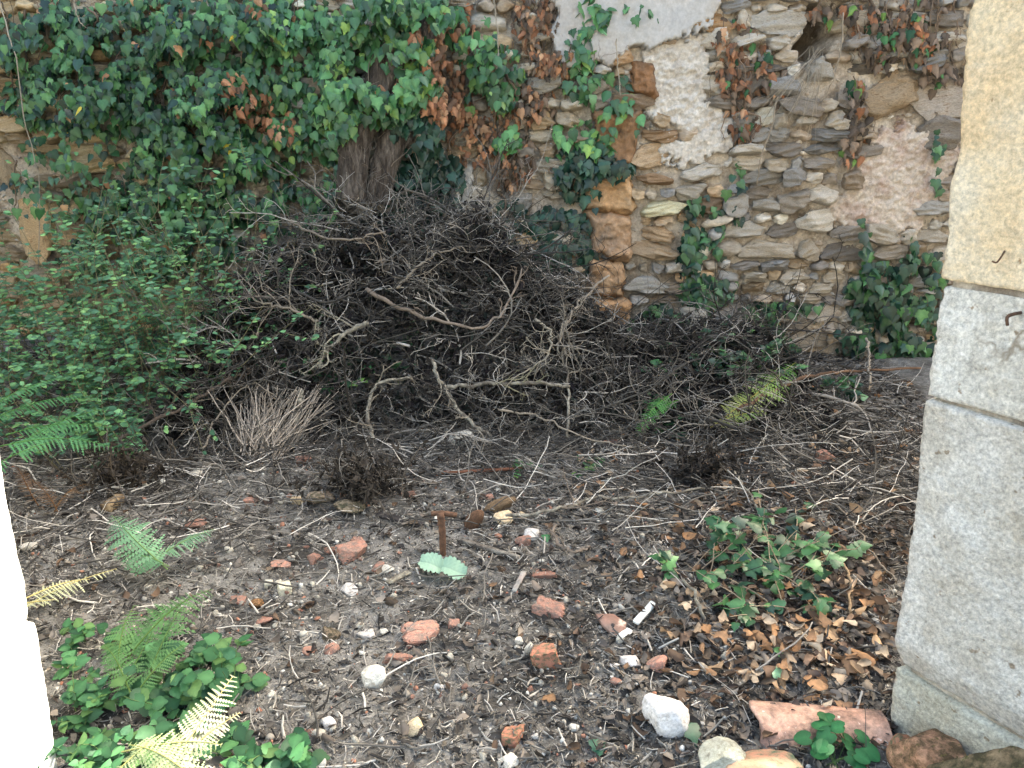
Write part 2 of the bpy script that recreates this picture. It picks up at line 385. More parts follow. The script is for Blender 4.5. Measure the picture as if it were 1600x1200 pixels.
def tubes(paths, r0, r1, sides=3, tint=None, knob=0.0, cap=False):
    n, Sg, _ = paths.shape
    t = np.gradient(paths, axis=1); t /= np.maximum(np.linalg.norm(t, axis=2), 1e-9)[..., None]
    ref = rng.normal(size=(n, 1, 3)); u = np.cross(t, ref); u /= np.maximum(np.linalg.norm(u, axis=2), 1e-9)[..., None]; v = np.cross(t, u)
    f = np.linspace(0, 1, Sg)[None, :]; r = np.asarray(r0)[:, None] * (1 - f) + np.asarray(r1)[:, None] * f
    if knob: r = r * (1 + knob * rng.uniform(-1, 1, r.shape))
    a = np.arange(sides) * 2 * np.pi / sides
    V = paths[:, :, None, :] + r[:, :, None, None] * (np.cos(a)[None, None, :, None] * u[:, :, None, :] + np.sin(a)[None, None, :, None] * v[:, :, None, :])
    idx = np.arange(n * Sg * sides).reshape(n, Sg, sides); nx = np.roll(idx, -1, 2)
    Q = np.stack([idx[:, :-1], nx[:, :-1], nx[:, 1:], idx[:, 1:]], -1).reshape(-1, 4)
    T = np.ones((n, 3)) if tint is None else tint
    F = [Q]
    if cap and sides >= 5:
        F = [Q, idx[:, 0, ::-1].reshape(-1, sides), idx[:, -1, :].reshape(-1, sides)]
    return V.reshape(-1, 3), F, np.repeat(T, Sg * sides, 0)
def fork(paths, per, lr, ang, Sg, wig, grav=0, tmin=.2):
    """side shoots leaving each path"""
    n, S0, _ = paths.shape; k = n * per; src = np.repeat(np.arange(n), per)
    f = rng.uniform(tmin, .97, k) * (S0 - 1); i = np.minimum(f.astype(int), S0 - 2); w = (f - i)[:, None]
    P = paths[src, i] * (1 - w) + paths[src, i + 1] * w; d = paths[src, i + 1] - paths[src, i]; d /= np.linalg.norm(d, axis=1)[:, None]
    q = rng.normal(size=(k, 3)); q -= (q * d).sum(1)[:, None] * d; q /= np.linalg.norm(q, axis=1)[:, None]
    D = d * math.cos(ang) + q * math.sin(ang); Lp = np.linalg.norm(np.diff(paths, axis=1), axis=2).sum(1)[src]
    return grow(P, D, Lp * lr * rng.uniform(.4, 1.2, k) * (1.15 - .6 * f / (S0 - 1)), Sg, wig, grav), src
def join(parts):
    Vs, Fs, Ts, b = [], [], [], 0
    for V, F, T in parts:
        F = F if isinstance(F, list) else [F]
        Vs.append(V); Fs += [f + b for f in F]; Ts.append(T if np.ndim(T) == 2 else np.repeat(np.asarray(T)[:, None], 3, 1)); b += len(V)
    return np.concatenate(Vs), Fs, np.concatenate(Ts)
def smooth_path(pts, n=16, jit=0.0):
    pts = np.array(pts, float); k = np.linspace(0, len(pts) - 1, n); i = np.minimum(k.astype(int), len(pts) - 2); f = (k - i)[:, None]
    p0 = pts[np.maximum(i - 1, 0)]; p1 = pts[i]; p2 = pts[i + 1]; p3 = pts[np.minimum(i + 2, len(pts) - 1)]
    r = .5 * ((2 * p1) + (-p0 + p2) * f + (2 * p0 - 5 * p1 + 4 * p2 - p3) * f ** 2 + (-p0 + 3 * p1 - 3 * p2 + p3) * f ** 3)
    if jit: r = r + rng.normal(size=r.shape) * jit
    return r

# ------------------------------------------------------------------ ground
def axis(segs):
    out = []
    for a, b, st in segs: out += list(np.arange(a, b, st))
    return np.array(out + [segs[-1][1]])
xs = axis([(-14, -3.2, .3), (-3.2, 2.6, .0165), (2.6, 14, .3)])
ys = axis([(-6, 1.2, .3), (1.2, 3.6, .0135), (3.6, 5.0, .022), (5.0, 14, .4)])
GX, GY = np.meshgrid(xs, ys); gx, gy = GX.ravel(), GY.ravel()
gz = H(gx, gy); inn = (gx > -3.3) & (gx < 2.7) & (gy > 1.1) & (gy < 5)
Q = np.stack([gx, gy, 0 * gx], 1)[inn]; gz[inn] += .010 * fbm(Q * 28, 3, .6) + .005 * fbm(Q * 75 + 3, 2)
n0, n1 = len(xs), len(ys); I = np.arange(n0 * n1).reshape(n1, n0)
F = np.stack([I[:-1, :-1], I[:-1, 1:], I[1:, 1:], I[1:, :-1]], -1).reshape(-1, 4)
g = link('ground', np_mesh('ground', np.stack([gx, gy, gz], 1), F, mat=M_SOIL)); g['kind'] = 'structure'

# ------------------------------------------------------------------ the rubble wall at the back
WT = 4.9                       # its height; unseen top raised to set how far its shade reaches
wall = thing('rubble_wall', 'tall rubble stone wall with crumbling plaster and ivy across the back of the courtyard', 'wall', (0, YW, 0))
# plaster patches, quoin blocks and holes, outlined in picture coordinates then placed on the wall
def wxy(pts): return np.array([wallpt(x, y)[[0, 2]] for x, y in pts])
def inside(poly, X, Z):
    c = np.zeros(len(X), bool); n = len(poly)
    for i in range(n):
        x1, y1 = poly[i]; x2, y2 = poly[i - 1]
        with np.errstate(divide='ignore', invalid='ignore'):
            m = ((y1 > Z) != (y2 > Z)) & (X < (x2 - x1) * (Z - y1) / (y2 - y1) + x1)
        c ^= m
    return c
def pdist(poly, X, Z):          # signed distance, positive inside
    d = np.full(len(X), 1e9); n = len(poly); P = np.stack([X, Z], 1)
    for i in range(n):
        a = poly[i - 1]; b = poly[i]; ab = b - a; t = np.clip(((P - a) @ ab) / (ab @ ab), 0, 1)
        d = np.minimum(d, np.linalg.norm(P - a - t[:, None] * ab, axis=1))
    return np.where(inside(poly, X, Z), d, -d)
PATCH = {
 'grey': wxy([(880, -160), (1090, -160), (1130, -20), (1108, 40), (1060, 52), (1030, 72), (990, 80), (960, 92), (900, 108), (872, 120), (860, 60)]),
 'white': wxy([(1000, 78), (1030, 66), (1090, 52), (1112, 80), (1098, 150), (1118, 170), (1150, 196), (1140, 222), (1085, 225), (1052, 205), (1040, 178), (1010, 182), (1003, 140)]),
 'low': wxy([(1040, 205), (1130, 200), (1140, 250), (1060, 262), (1038, 240)]),
 'pink': wxy([(1330, 250), (1372, 196), (1450, 190), (1492, 230), (1482, 300), (1450, 330), (1432, 360), (1400, 372), (1330, 372), (1304, 340), (1300, 300), (1320, 290)]),
 'pale': wxy([(690, 250), (730, 240), (760, 300), (740, 335), (700, 330)]),
}
HOLES = [(1276, 62, .075, .13, .5), (1285, 22, .10, .04, .3), (592, 92, .20, .08, .4), (1190, 150, .08, .10, .06), (905, 300, .05, .1, .05), (470, 260, .12, .14, .12), (250, 75, .45, .08, .12)]
def wall_out(X, Z, fine=True):  # how far the face stands out towards the camera
    Q = np.stack([X, Z, 0 * X], 1); o = .05 * fbm(Q * 1.1 + 2, 3)
    if fine: o = o + .020 * fbm(Q * 9 + 7, 3, .6) + .008 * fbm(Q * 34, 3, .6)
    for x, y, rx, rz, dp in HOLES:
        c = wallpt(x, y); 
        o = o - dp * np.exp(-(np.abs((X - c[0] + (.03 * np.sin(Z * 31 + 1) if fine else 0)) / rx) ** 3 + np.abs((Z - c[2] + (.03 * np.sin(X * 37) if fine else 0)) / rz) ** 3))
    return o
xs = axis([(-9, -3.8, .2), (-3.8, 3.4, .0125), (3.4, 9, .2)]); zs = axis([(-.4, .0, .1), (.0, 2.5, .0125), (2.5, WT, .15)])
GX, GZ = np.meshgrid(xs, zs); gx, gz = GX.ravel(), GZ.ravel(); go = wall_out(gx, gz)
V = np.stack([gx, -go, gz], 1); n0, n1 = len(xs), len(zs); I = np.arange(n0 * n1).reshape(n1, n0)
F1 = np.stack([I[:-1, :-1], I[:-1, 1:], I[1:, 1:], I[1:, :-1]], -1).reshape(-1, 4)
# back and top so that the wall has thickness
rim = np.concatenate([I[:, 0], I[-1, 1:-1], I[::-1, -1]]); Vb = V[rim].copy(); Vb[:, 1] = .65
nb = len(V); k = len(rim); F2 = np.array([(rim[i], nb + i, nb + i + 1, rim[i + 1]) for i in range(k - 1)])
V = np.concatenate([V, Vb]); back = np.array([[nb + i for i in range(k)]])
link('mortar', np_mesh('mortar', V, [F1, F2, back], mat=M_MORT), wall, (0, YW, 0))

def plaster(name, poly, m, thick, step=.008, rag=.05, lab=None, amp=.006):
    a = poly.min(0) - .12; b = poly.max(0) + .12
    xs = np.arange(a[0], b[0], step); zs = np.arange(a[1], b[1], step); GX, GZ = np.meshgrid(xs, zs); X, Z = GX.ravel(), GZ.ravel()
    Q = np.stack([X, Z, 0 * X], 1); d = pdist(poly, X, Z) + rag * 1.5 * fbm(Q * 6 + 3, 5, .72)
    o = wall_out(X, Z, False) * .9 + thick + amp * fbm(Q * 22, 4, .65)
    o = o + np.where(d < 0, np.maximum(d * 6, -.14), np.minimum(0, (d - .012)) * .6)
    I = np.arange(len(X)).reshape(GX.shape); F = np.stack([I[:-1, :-1], I[:-1, 1:], I[1:, 1:], I[1:, :-1]], -1).reshape(-1, 4)
    F = F[(d[F] > -.03).all(1)]
    u, inv = np.unique(F, return_inverse=True); V = np.stack([X, -o, Z], 1)[u]
    o_ = link('plaster_patch', np_mesh(name, V, inv.reshape(F.shape), mat=m), wall, (0, YW, 0))
    if lab: o_['label'] = lab
plaster('p_grey', PATCH['grey'], M_PLG, .085, lab='smooth grey painted plaster with a ragged lower edge', amp=.003)
plaster('p_white', PATCH['white'], M_PLW, .035, lab='rough white plaster patch', amp=.026)
plaster('p_low', PATCH['low'], M_PLW, .04, lab='small pale plaster remnant', rag=.07, amp=.014)
plaster('p_pink', PATCH['pink'], M_PLP, .035, lab='pinkish lime plaster patch', rag=.07, amp=.024)
plaster('p_pale', PATCH['pale'], M_PLW, .03, lab='narrow pale plaster remnant', rag=.07)

# ochre dressed blocks of an old jamb
QUO = [((922, 175), (992, 262), (.55, .50, .48)), ((910, 268), (984, 330), (1.02, 1.0, .95)), ((918, 332), (984, 402), (.92, .92, .98)), ((914, 404), (974, 462), (.95, .93, .95)), ((928, 464), (984, 524), (1.05, .95, .85)),
       ((985, 92), (1022, 150), (.55, .45, .40))]
for i, (a, b, c) in enumerate(QUO):
    p, q = wallpt(*a), wallpt(*b); cx, cz = (p[0] + q[0]) / 2, (p[2] + q[2]) / 2; hx, hz = abs(q[0] - p[0]) / 2, abs(p[2] - q[2]) / 2
    V, F, T = box_shape(hx + .015, .10, hz + .006, .045, 34, 8, 34, .06, 5, i + 2, warp=.09, fine=.016)
    ed = np.maximum(np.abs(V[:, 0]) / hx, np.abs(V[:, 2]) / hz); V[:, 1] += .05 * sstep(.75, 1.1, ed + .25 * fbm(V * 9 + i, 3)) * (V[:, 1] < 0)
    link('ochre_block', np_mesh('ochre_block', V, F, T, M_OCHRE), wall, (cx, YW + (.035 if i in (0, 5) else .01) - wall_out(np.array([cx]), np.array([cz]), False)[0], cz), color=c)

# ivy cover map: (cx, cy, rx, ry) ellipses in picture coordinates
def cover(x, y):
    E = [(280, 130, 300, 150), (280, 330, 150, 130), (500, 150, 130, 160), (655, 290, 60, 140), (760, 120, 90, 110), (875, 390, 70, 70), (1395, 490, 80, 70), (1110, 420, 55, 110), (1130, 500, 100, 40)]
    return max([1 - ((x - a) / c) ** 2 - ((y - b) / d) ** 2 for a, b, c, d in E])
STV = [slab_shape(100 + k, 4) for k in range(18)]
STM = [np_mesh('wall_stone', V, F, T, M_STONE) for V, F, T in STV]
STL = [slab_shape(100 + k, 3) for k in range(14)]
STH = [slab_shape(100 + k, 2) for k in range(14)]
PAL = [(.42, .38, .33), (.50, .46, .40), (.31, .28, .25), (.40, .33, .26), (.38, .37, .35), (.58, .54, .48), (.25, .23, .21), (.46, .41, .34), (.32, .32, .32), (.42, .33, .23), (.52, .49, .44)]
cells = []
z = .02; row = 0
while z < 2.62:
    h = random.uniform(.06, .125); x = -3.7 + random.uniform(0, .2)
    while x < 3.3:
        w = h * random.uniform(1.0, 2.9)
        if x < -2.7: w *= 1.4
        w = min(w, .36)
        cx = x + w / 2; cz = z + h / 2 + .05 * float(perlin(np.array([[cx * 1.1, z * .6, 4.]]))[0]); x += w
        cells.append((cx, cz, w, h))
    z += h; row += 1
# bigger squared stones low at the left edge and near the top right
for a, b in (((0, 240), (44, 300)), ((2, 305), (46, 350)), ((36, 330), (92, 395)), ((150, 312), (184, 338)), ((1430, 120), (1500, 176)), ((1352, 122), (1424, 182)), ((1436, 180), (1500, 226)), ((1258, 90), (1290, 128)), ((730, 298), (782, 340)), ((786, 296), (830, 330)), ((735, 255), (765, 290)), ((983, 232), (1040, 264)), ((1062, 256), (1126, 282)), ((1258, 290), (1302, 322)), ((1242, 330), (1300, 362)), ((1312, 245), (1368, 272)), ((1225, 523), (1278, 550)), ((975, 434), (1040, 460)), ((1218, 300), (1256, 330))):
    p, q = wallpt(*a), wallpt(*b); cx, cz, w, h = (p[0] + q[0]) / 2, (p[2] + q[2]) / 2, abs(q[0] - p[0]), abs(p[2] - q[2])
    cells = [c for c in cells if not (abs(c[0] - cx) < (w + c[2]) * .42 and abs(c[1] - cz) < (h + c[3]) * .42)]
    cells.append((cx, cz, w * 1.1, h * 1.1))
def to_px(X, Y, Z):
    dy = Y * cp - (Z - CAMZ) * sp; up = Y * sp + (Z - CAMZ) * cp
    return 800 + X / dy * FPX, 600 - up / dy * FPX
blocked = []
polys = [PATCH[k] for k in ('grey', 'white', 'low', 'pink', 'pale')]
A = np.array(cells); dm = np.full(len(A), -9.)
for pl in polys: dm = np.maximum(dm, pdist(pl, A[:, 0], A[:, 1]))
vis, rest = [], []
for i, (cx, cz, w, h) in enumerate(cells):
    if dm[i] > .03: continue
    if any(abs(cx - (wallpt(*a)[0] + wallpt(*b)[0]) / 2) < abs(wallpt(*b)[0] - wallpt(*a)[0]) / 2 + w * .2 and abs(cz - (wallpt(*a)[2] + wallpt(*b)[2]) / 2) < abs(wallpt(*b)[2] - wallpt(*a)[2]) / 2 + h * .1 for a, b, _ in QUO): continue
    c = wallpt(1272, 52)
    if abs(cx - c[0]) < .10 + w * .2 and abs(cz - c[2]) < .11: continue
    x, y = to_px(cx, YW, cz); s = cover(x, y)
    if y < -10 or x < -30 or x > 1520 or y > 600: s = 3
    if x < 980 and y > 460: s = 3
    (vis if s < .35 else rest).append((s, cx, cz, w, h, x, y))
vis.sort(key=lambda t: -t[3] * t[4]); rest += vis[298:]; vis = vis[:298]
def stone_pose(cx, cz, w, h):
    o = wall_out(np.array([cx]), np.array([cz]), False)[0]
    prot = random.uniform(.0, .055); dp = random.uniform(.07, .10)
    R = euler3(random.uniform(-.12, .12), random.uniform(-.16, .16) - .05, random.uniform(-.2, .2))
    sx = -1 if random.random() < .5 else 1
    return (cx, YW - o - prot + .02, cz), R, (w * .60 * random.uniform(.86, 1.08) * sx, dp, h * .66 * random.uniform(.84, 1.06))
def stone_col(x, y):
    c = np.array(random.choice(PAL)) * random.uniform(.68, 1.22)
    if x < 320: c = c * (1.12, 1.0, .78)
    elif x < 900: c = c * (1.0, .97, .9)
    elif x < 1120 and random.random() < .4: c = c * (1.15, .95, .75)
    return np.clip(c * 1.25, 0, .8)
for s, cx, cz, w, h, x, y in vis:
    if random.random() < .18: h *= 1.3; w *= 1.12
    p, R, sc = stone_pose(cx, cz, w, h); link('wall_stone', STM[random.randrange(18)], wall, p, R, sc, stone_col(x, y))
P, Rr, sc, tn, pk = [], [], [], [], []
for s, cx, cz, w, h, x, y in rest:
    p, R, q = stone_pose(cx, cz, w, h); P.append(p); Rr.append(R); sc.append(q); tn.append(stone_col(x, y)); pk.append(random.randrange(14) + (14 if s > .35 else 0))
V, F, T = merge(STL + STH, np.array(P) - (0, YW, 0), np.array(Rr), np.array(sc), np.array(tn), np.array(pk))
link('covered_stones', np_mesh('covered_stones', V, F, T, M_STONE), wall, (0, YW, 0), kind='stuff')
# small chips wedged in the joints
n = 5200; X = rng.uniform(-3.7, 3.2, n); Z = rng.uniform(0, 2.6, n); dmx = np.full(n, -9.)
for pl in polys: dmx = np.maximum(dmx, pdist(pl, X, Z))
ok = dmx < .0; X, Z = X[ok], Z[ok]; n = len(X)
P = np.stack([X, -wall_out(X, Z) - .004, Z], 1); s = rng.lognormal(-4.35, .45, n); s = np.stack([s * rng.uniform(1, 1.8, n), s, s * rng.uniform(.5, .9, n)], 1)
C1 = [rock_shape(300 + k, 1, 6, .15) for k in range(6)]
tn = np.array(PAL)[rng.integers(0, len(PAL), n)] * rng.uniform(.8, 1.5, (n, 1))
V, F, T = merge(C1, P, rand_rot(n) * .4 + np.eye(3) * .6, s, tn)
link('joint_chips', np_mesh('joint_chips', V, F, T, M_CHIP, smooth=False), wall, (0, YW, 0), kind='stuff')

# ------------------------------------------------------------------ near wall: pale pier on the right, white jamb on the left
pier = thing('stone_pier', 'tall pier of big pale limestone blocks standing at the right edge', 'pier', (1.05, 1.6, 0))
PY = 1.6; wdir = np.array([.50, -.866, 0]); wn = np.array([.866, .50, 0])       # along the face towards the camera, and into the stone
def pblock(rows, m, col, lab, seed, u1=1.3, fine=.0048, amp=.007, name='limestone_block'):
    """rows: silhouette corners (x px, y px) from top to bottom"""
    pts = [at(x, y, PY) for x, y in rows]; zs_ = np.array([p[2] for p in pts]); xs_ = np.array([p[0] for p in pts])
    z0, z1 = zs_.min(), zs_.max(); hz = (z1 - z0) / 2; hx = u1 / 2; hy = .20
    def tap(p):
        z = p[:, 2] + (z0 + z1) / 2; cx = np.interp(-z, -zs_, xs_) - pier.location.x
        u = p[:, 0] + hx; v = p[:, 1] + hy
        jz = .007 * perlin(np.stack([u * 3.0, 0 * u + seed, z * .1], 1)) * np.abs(p[:, 2] / hz)
        return np.stack([cx + u * wdir[0] + v * wn[0], u * wdir[1] + v * wn[1], z + jz], 1)
    nz = max(12, int(hz * 2 / .009)); V, F, T = box_shape(hx, hy, hz + .0005, .007, 110, 14, nz, amp, 9, seed, taper=None, fine=fine)
    V = tap(V)
    o = link(name, np_mesh(name, V, F, T, m), pier, pier.location, color=col); o['label'] = lab; return o
pblock([(1530, -140), (1516, 0), (1503, 120), (1498, 230), (1482, 300), (1478, 380), (1468, 436)], M_LIME1, (1.0, .97, .93), 'yellow limestone block brightened for bounced sunlight, with rusty stains', 1)
pblock([(1474, 446), (1463, 490), (1458, 560), (1448, 618)], M_LIME2, (1.0, 1.0, 1.0), 'short pale grey limestone block', 2)
pblock([(1442, 624), (1440, 680), (1432, 760), (1418, 860), (1408, 940), (1396, 1000), (1408, 1036)], M_LIME2, (.94, .94, .95), 'largest grey limestone block', 3)
pblock([(1400, 1042), (1392, 1080), (1390, 1150), (1384, 1260)], M_LIME2, (.80, .82, .76), 'greenish grey block at the foot', 4)
V, F, T = box_shape(.60, .16, .9, .01, 40, 8, 60, .004, 6, 31)
zz_ = V[:, 2] + .45; pq = [(1530, -140), (1516, 0), (1500, 230), (1480, 340), (1466, 440), (1446, 620), (1405, 1030), (1388, 1240)]; pp = [at(x, y, PY) for x, y in pq]
cxx = np.interp(-zz_, [-p[2] for p in pp], [p[0] for p in pp]) - pier.location.x; u_ = V[:, 0] + .60; v_ = V[:, 1] + .16
link('joint_mortar', np_mesh('joint_mortar', np.stack([cxx + (u_ + .02) * wdir[0] + (v_ + .014) * wn[0], (u_ + .02) * wdir[1] + (v_ + .014) * wn[1], zz_], 1), F, T, M_MORT), pier, pier.location)
bm_r = [at(x, y, PY) for x, y in ((1545, -148),)][0]
def wallbody(x0, x1, y0, y1, z0, z1, seed):
    V, F, T = box_shape((x1 - x0) / 2, (y1 - y0) / 2, (z1 - z0) / 2, .02, 40, 8, 30, .02, 3, seed); return V + np.array([(x0 + x1) / 2, (y0 + y1) / 2, (z0 + z1) / 2]), F, T
M_BODY = mat('darkened_bounce_wall', (.20, .18, .15), (.32, .29, .25), 4, .95, .6, 30, .01)  # dark tone chosen to weaken the bounce from the unseen near walls
V, F, T = wallbody(1.42, 6.5, 1.02, 1.52, -.2, 3.6, 5)
link('bounce_wall', np_mesh('bounce_wall', V - np.array(pier.location), F, T, M_BODY), pier, pier.location)  # out of view, added to bounce light back into the courtyard
V, F, T = wallbody(1.12, 1.9, .9, 1.58, bm_r[2] + .02, 3.6, 6)
link('upper_block', np_mesh('upper_block', V - np.array(pier.location), F, T, M_LIME1), pier, pier.location)
# rusty nail and ring stub in the pier
c = np.array([1.05, 1.6, 0])
def pier_pt(x, y):              # hit the pier's face
    a = np.array([at(1470, 440, PY)[0] + (-.012), PY, 0]); d = ray(x, y); o = np.array([0, 0, CAMZ]); t = ((a - o) @ wn) / (d @ wn); return o + d * t
def tube_thing(pts, r0, r1, m, name, parent=None, sides=8, n=16, knob=.08, jit=0.0, tint=None, base=None, **kw):
    p = smooth_path(pts, n, jit); b = p[0].copy() if base is None else np.array(base)
    V, F, T = tubes((p - b)[None], [r0], [r1], sides, tint, knob, cap=True)
    return link(name, np_mesh(name, V, F, T, m), parent, b, **kw)
q = pier_pt(1588, 490)
tag(tube_thing([q + wn * .02, q - wn * .03 + (0, 0, -.002), q - wn * .032 + (.004, 0, -.02)], .004, .003, M_RUST, 'iron_nail', n=8), 'rusty iron nail sticking out of the pale grey pier block', 'nail')
q = pier_pt(1566, 392)
tag(tube_thing([q + wn * .01, q - wn * .012 + (.0, -.01, -.01), q - wn * .016 + (.002, -.0, -.022), q - wn * .008 - np.array([.012, 0, .02])], .0018, .0018, M_RUST, 'iron_hook', n=12), 'small rusted hook on the yellow pier block', 'hook')

jamb = thing('white_jamb', 'sunlit white wall jamb at the left edge of the doorway', 'wall', (-1.12, 1.48, 0))
JY = 1.48
def jblock(rows, seed):
    pts = [at(x, y, JY) for x, y in rows]; zs_ = np.array([p[2] for p in pts]); xs_ = np.array([p[0] for p in pts])
    z0, z1 = zs_.min(), zs_.max(); hz = (z1 - z0) / 2; hx = .6; hy = .2
    V, F, T = box_shape(hx, hy, hz - .001, .008, 50, 10, 40, .005, 7, seed, fine=.003)
    z = V[:, 2] + (z0 + z1) / 2; cx = np.interp(-z, -zs_, xs_) + 1.12; u = V[:, 0] + hx; v = V[:, 1] + hy
    V = np.stack([cx - u * .34 - v * .94, -u * .94 + v * .34 - .0, z], 1)
    link('jamb_block', np_mesh('jamb_block', V, F, T, M_WHITE), jamb, jamb.location)
jblock([(-130, -500), (-80, 0), (-42, 296)], 5)
jblock([(-40, 300), (-8, 560), (2, 700), (10, 770), (30, 870), (43, 930), (47, 968)], 3)
jblock([(56, 971), (64, 1010), (74, 1075), (80, 1120), (91, 1200), (103, 1290)], 8)
V, F, T = wallbody(-6.5, -1.62, .98, 1.42, -.2, 3.6, 9)
link('bounce_wall', np_mesh('bounce_wall2', V - np.array(jamb.location), F, T, M_BODY), jamb, jamb.location)  # left counterpart, unseen and added for its bounce light

# ------------------------------------------------------------------ ivy on the wall
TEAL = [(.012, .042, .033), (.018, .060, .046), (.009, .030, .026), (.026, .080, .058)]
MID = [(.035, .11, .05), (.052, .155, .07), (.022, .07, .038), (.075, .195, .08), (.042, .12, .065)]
BRI = [(.06, .175, .075), (.085, .225, .095), (.04, .12, .06), (.14, .26, .075), (.03, .085, .05)]
BRN = [(.31, .15, .085), (.38, .20, .115), (.22, .11, .065), (.42, .26, .16), (.17, .105, .07)]
GRB = [(.18, .14, .11), (.12, .095, .078), (.25, .19, .145), (.09, .075, .062)]
MESHES = {}
def lm(key, protos, m):
    if key not in MESHES: MESHES[key] = [np_mesh(key, V, F, T, m) for V, F, T in protos]
    return MESHES[key]
def ivy(name, label, cat, blobs, pal, size=(.036, .068), nparts=100, protos=IVY, m=M_IVY, part='ivy_leaf', tilt=(.15, 1.0), layer=.10, strands=20, hangdown=1.0, holes=.16, group=None, stemcol=(.16, .12, .09), mixin=None):
    """blobs: (cx, cy, rx, ry, count) in picture coordinates on the wall face"""
    P, D = [], []
    for cx, cy, rx, ry, n in blobs:
        k = 0
        while k < n:
            a = rng.uniform(0, 2 * math.pi, n); r = np.sqrt(rng.uniform(0, 1, n)); x = cx + rx * r * np.cos(a); y = cy + ry * r * np.sin(a)
            q = perlin(np.stack([x / 38, y / 38, 0 * x + 3.3], 1)) + .5 * perlin(np.stack([x / 16, y / 16, 0 * x + 1.3], 1))
            ok = (q + rng.uniform(-.12, .12, n) > -holes) & (r ** 2 + rng.uniform(-.3, .3, n) < 1.0)
            for xx, yy, rr, qq in zip(x[ok], y[ok], r[ok], q[ok]):
                if k >= n: break
                thick = layer * (1.15 - rr ** 2) * (.6 + 1.2 * max(0, qq + .3))
                off = .035 + thick * rng.random() ** .7
                P.append(wallpt(xx, yy, off)); D.append(rng.random()); k += 1
    P = np.array(P); n = len(P); xx, yy = to_px(P[:, 0], P[:, 1], P[:, 2]); P[:, 1] -= .2 * ((xx > 520) & (xx < 700) & (yy < 225)); out = wall_out(P[:, 0], P[:, 2], False); P[:, 1] -= np.maximum(out, -.05)
    P[:, 2] = np.maximum(P[:, 2], H(P[:, 0], P[:, 1]) + .03)
    root = thing(name, label, cat, (P[:, 0].mean(), YW - .03, P[:, 2].min()), group); base = np.array(root.location)
    yaw = rng.normal(0, .55, n); tl = rng.uniform(tilt[0], tilt[1], n); roll = rng.normal(0, .45, n)
    N = np.stack([np.sin(yaw) * np.cos(tl), -np.cos(yaw) * np.cos(tl), np.sin(tl)], 1)
    tip = np.stack([np.sin(roll) * .9, -np.sin(tl) * .6 - .0 * tl, -np.cos(roll) * hangdown], 1)
    R = frames(tip, N); s = rng.uniform(size[0], size[1], n) * (1 - .35 * (rng.random(n) < .25))
    pal = np.array(pal); tn = pal[rng.integers(0, len(pal), n)] * rng.uniform(.75, 1.25, (n, 1))
    patchy = perlin(np.stack([P[:, 0] * 3, P[:, 2] * 3, 0 * P[:, 0] + 9], 1)); tn = tn * (1 + .7 * patchy)[:, None]
    if mixin is not None:
        w = rng.random(n) < mixin[0]; mp = np.array(mixin[1]); tn[w] = mp[rng.integers(0, len(mp), w.sum())]
    order = np.argsort(P[:, 1])      # leaves that stand out most come first
    ind = order[:nparts * 2][::2][:nparts]; rest_ = np.setdiff1d(np.arange(n), ind); ms = lm(part + name, protos, m)
    for i in ind: link(part, ms[rng.integers(0, len(ms))], root, P[i], R[i], s[i], tn[i])
    if len(rest_):
        V, F, T = merge(protos, P[rest_] - base, R[rest_], s[rest_], tn[rest_])
        link('inner_leaves', np_mesh('inner_leaves', V, F, T, m), root, base, kind='stuff')
    if strands:
        st = []
        w = np.array([b[4] for b in blobs], float); bi = rng.choice(len(blobs), strands, p=w / w.sum())
        for b in bi:
            cx, cy, rx, ry, _ = blobs[b]; x = cx + rng.uniform(-rx, rx) * .9; y0 = cy - ry * rng.uniform(.3, 1.1); y1 = cy + ry * rng.uniform(.2, 1.0)
            q0 = wallpt(x, y0, .045 + .3 * layer * rng.random()); q1 = wallpt(x + rng.normal(0, 14), y1, .045 + .3 * layer * rng.random())
            st.append(smooth_path([q0, q0 * .65 + q1 * .35 + rng.normal(0, .03, 3) * (1, .3, 1), q0 * .3 + q1 * .7 + rng.normal(0, .03, 3) * (1, .3, 1), q1], 12, .004))
        st = np.array(st) - base; r = rng.uniform(.0015, .0045, strands) * (1 + 1.5 * (rng.random(strands) < .15))
        tw, src = fork(st, 3, .2, .6, 6, .25, .1); 
        V, F, T = join([tubes(st, r, r * .5, 4, np.tile(stemcol, (strands, 1)) * rng.uniform(.7, 1.8, (strands, 1))), tubes(tw, r[src] * .5, r[src] * .3, 3, np.tile(stemcol, (len(tw), 1)) * rng.uniform(.7, 1.8, (len(tw), 1)))])
        link('stems', np_mesh('stems', V, F, T, M_TWIG), root, base, kind='stuff')
    return root
ivy('ivy', 'broad dense curtain of dark green ivy covering the left half of the wall', 'ivy',
    [(-130, 80, 130, 120, 500), (150, 70, 170, 70, 640), (300, 40, 190, 60, 760), (130, 150, 130, 60, 760), (290, 160, 130, 90, 1200), (300, 250, 110, 90, 1000), (250, 340, 130, 60, 860), (200, 400, 110, 40, 500), (120, 250, 90, 70, 130), (400, 290, 60, 60, 180), (470, 330, 60, 40, 260), (100, 260, 12, 90, 30), (175, 330, 14, 90, 50), (340, 380, 40, 50, 160), (420, 340, 14, 60, 60), (520, 300, 12, 60, 40), (60, 60, 80, 70, 200), (70, 300, 60, 60, 45)],
    MID * 2 + TEAL + [(.10, .22, .085)], nparts=280, layer=.30, strands=90, size=(.032, .070), mixin=(.012, BRN + [(.5, .42, .06)]))
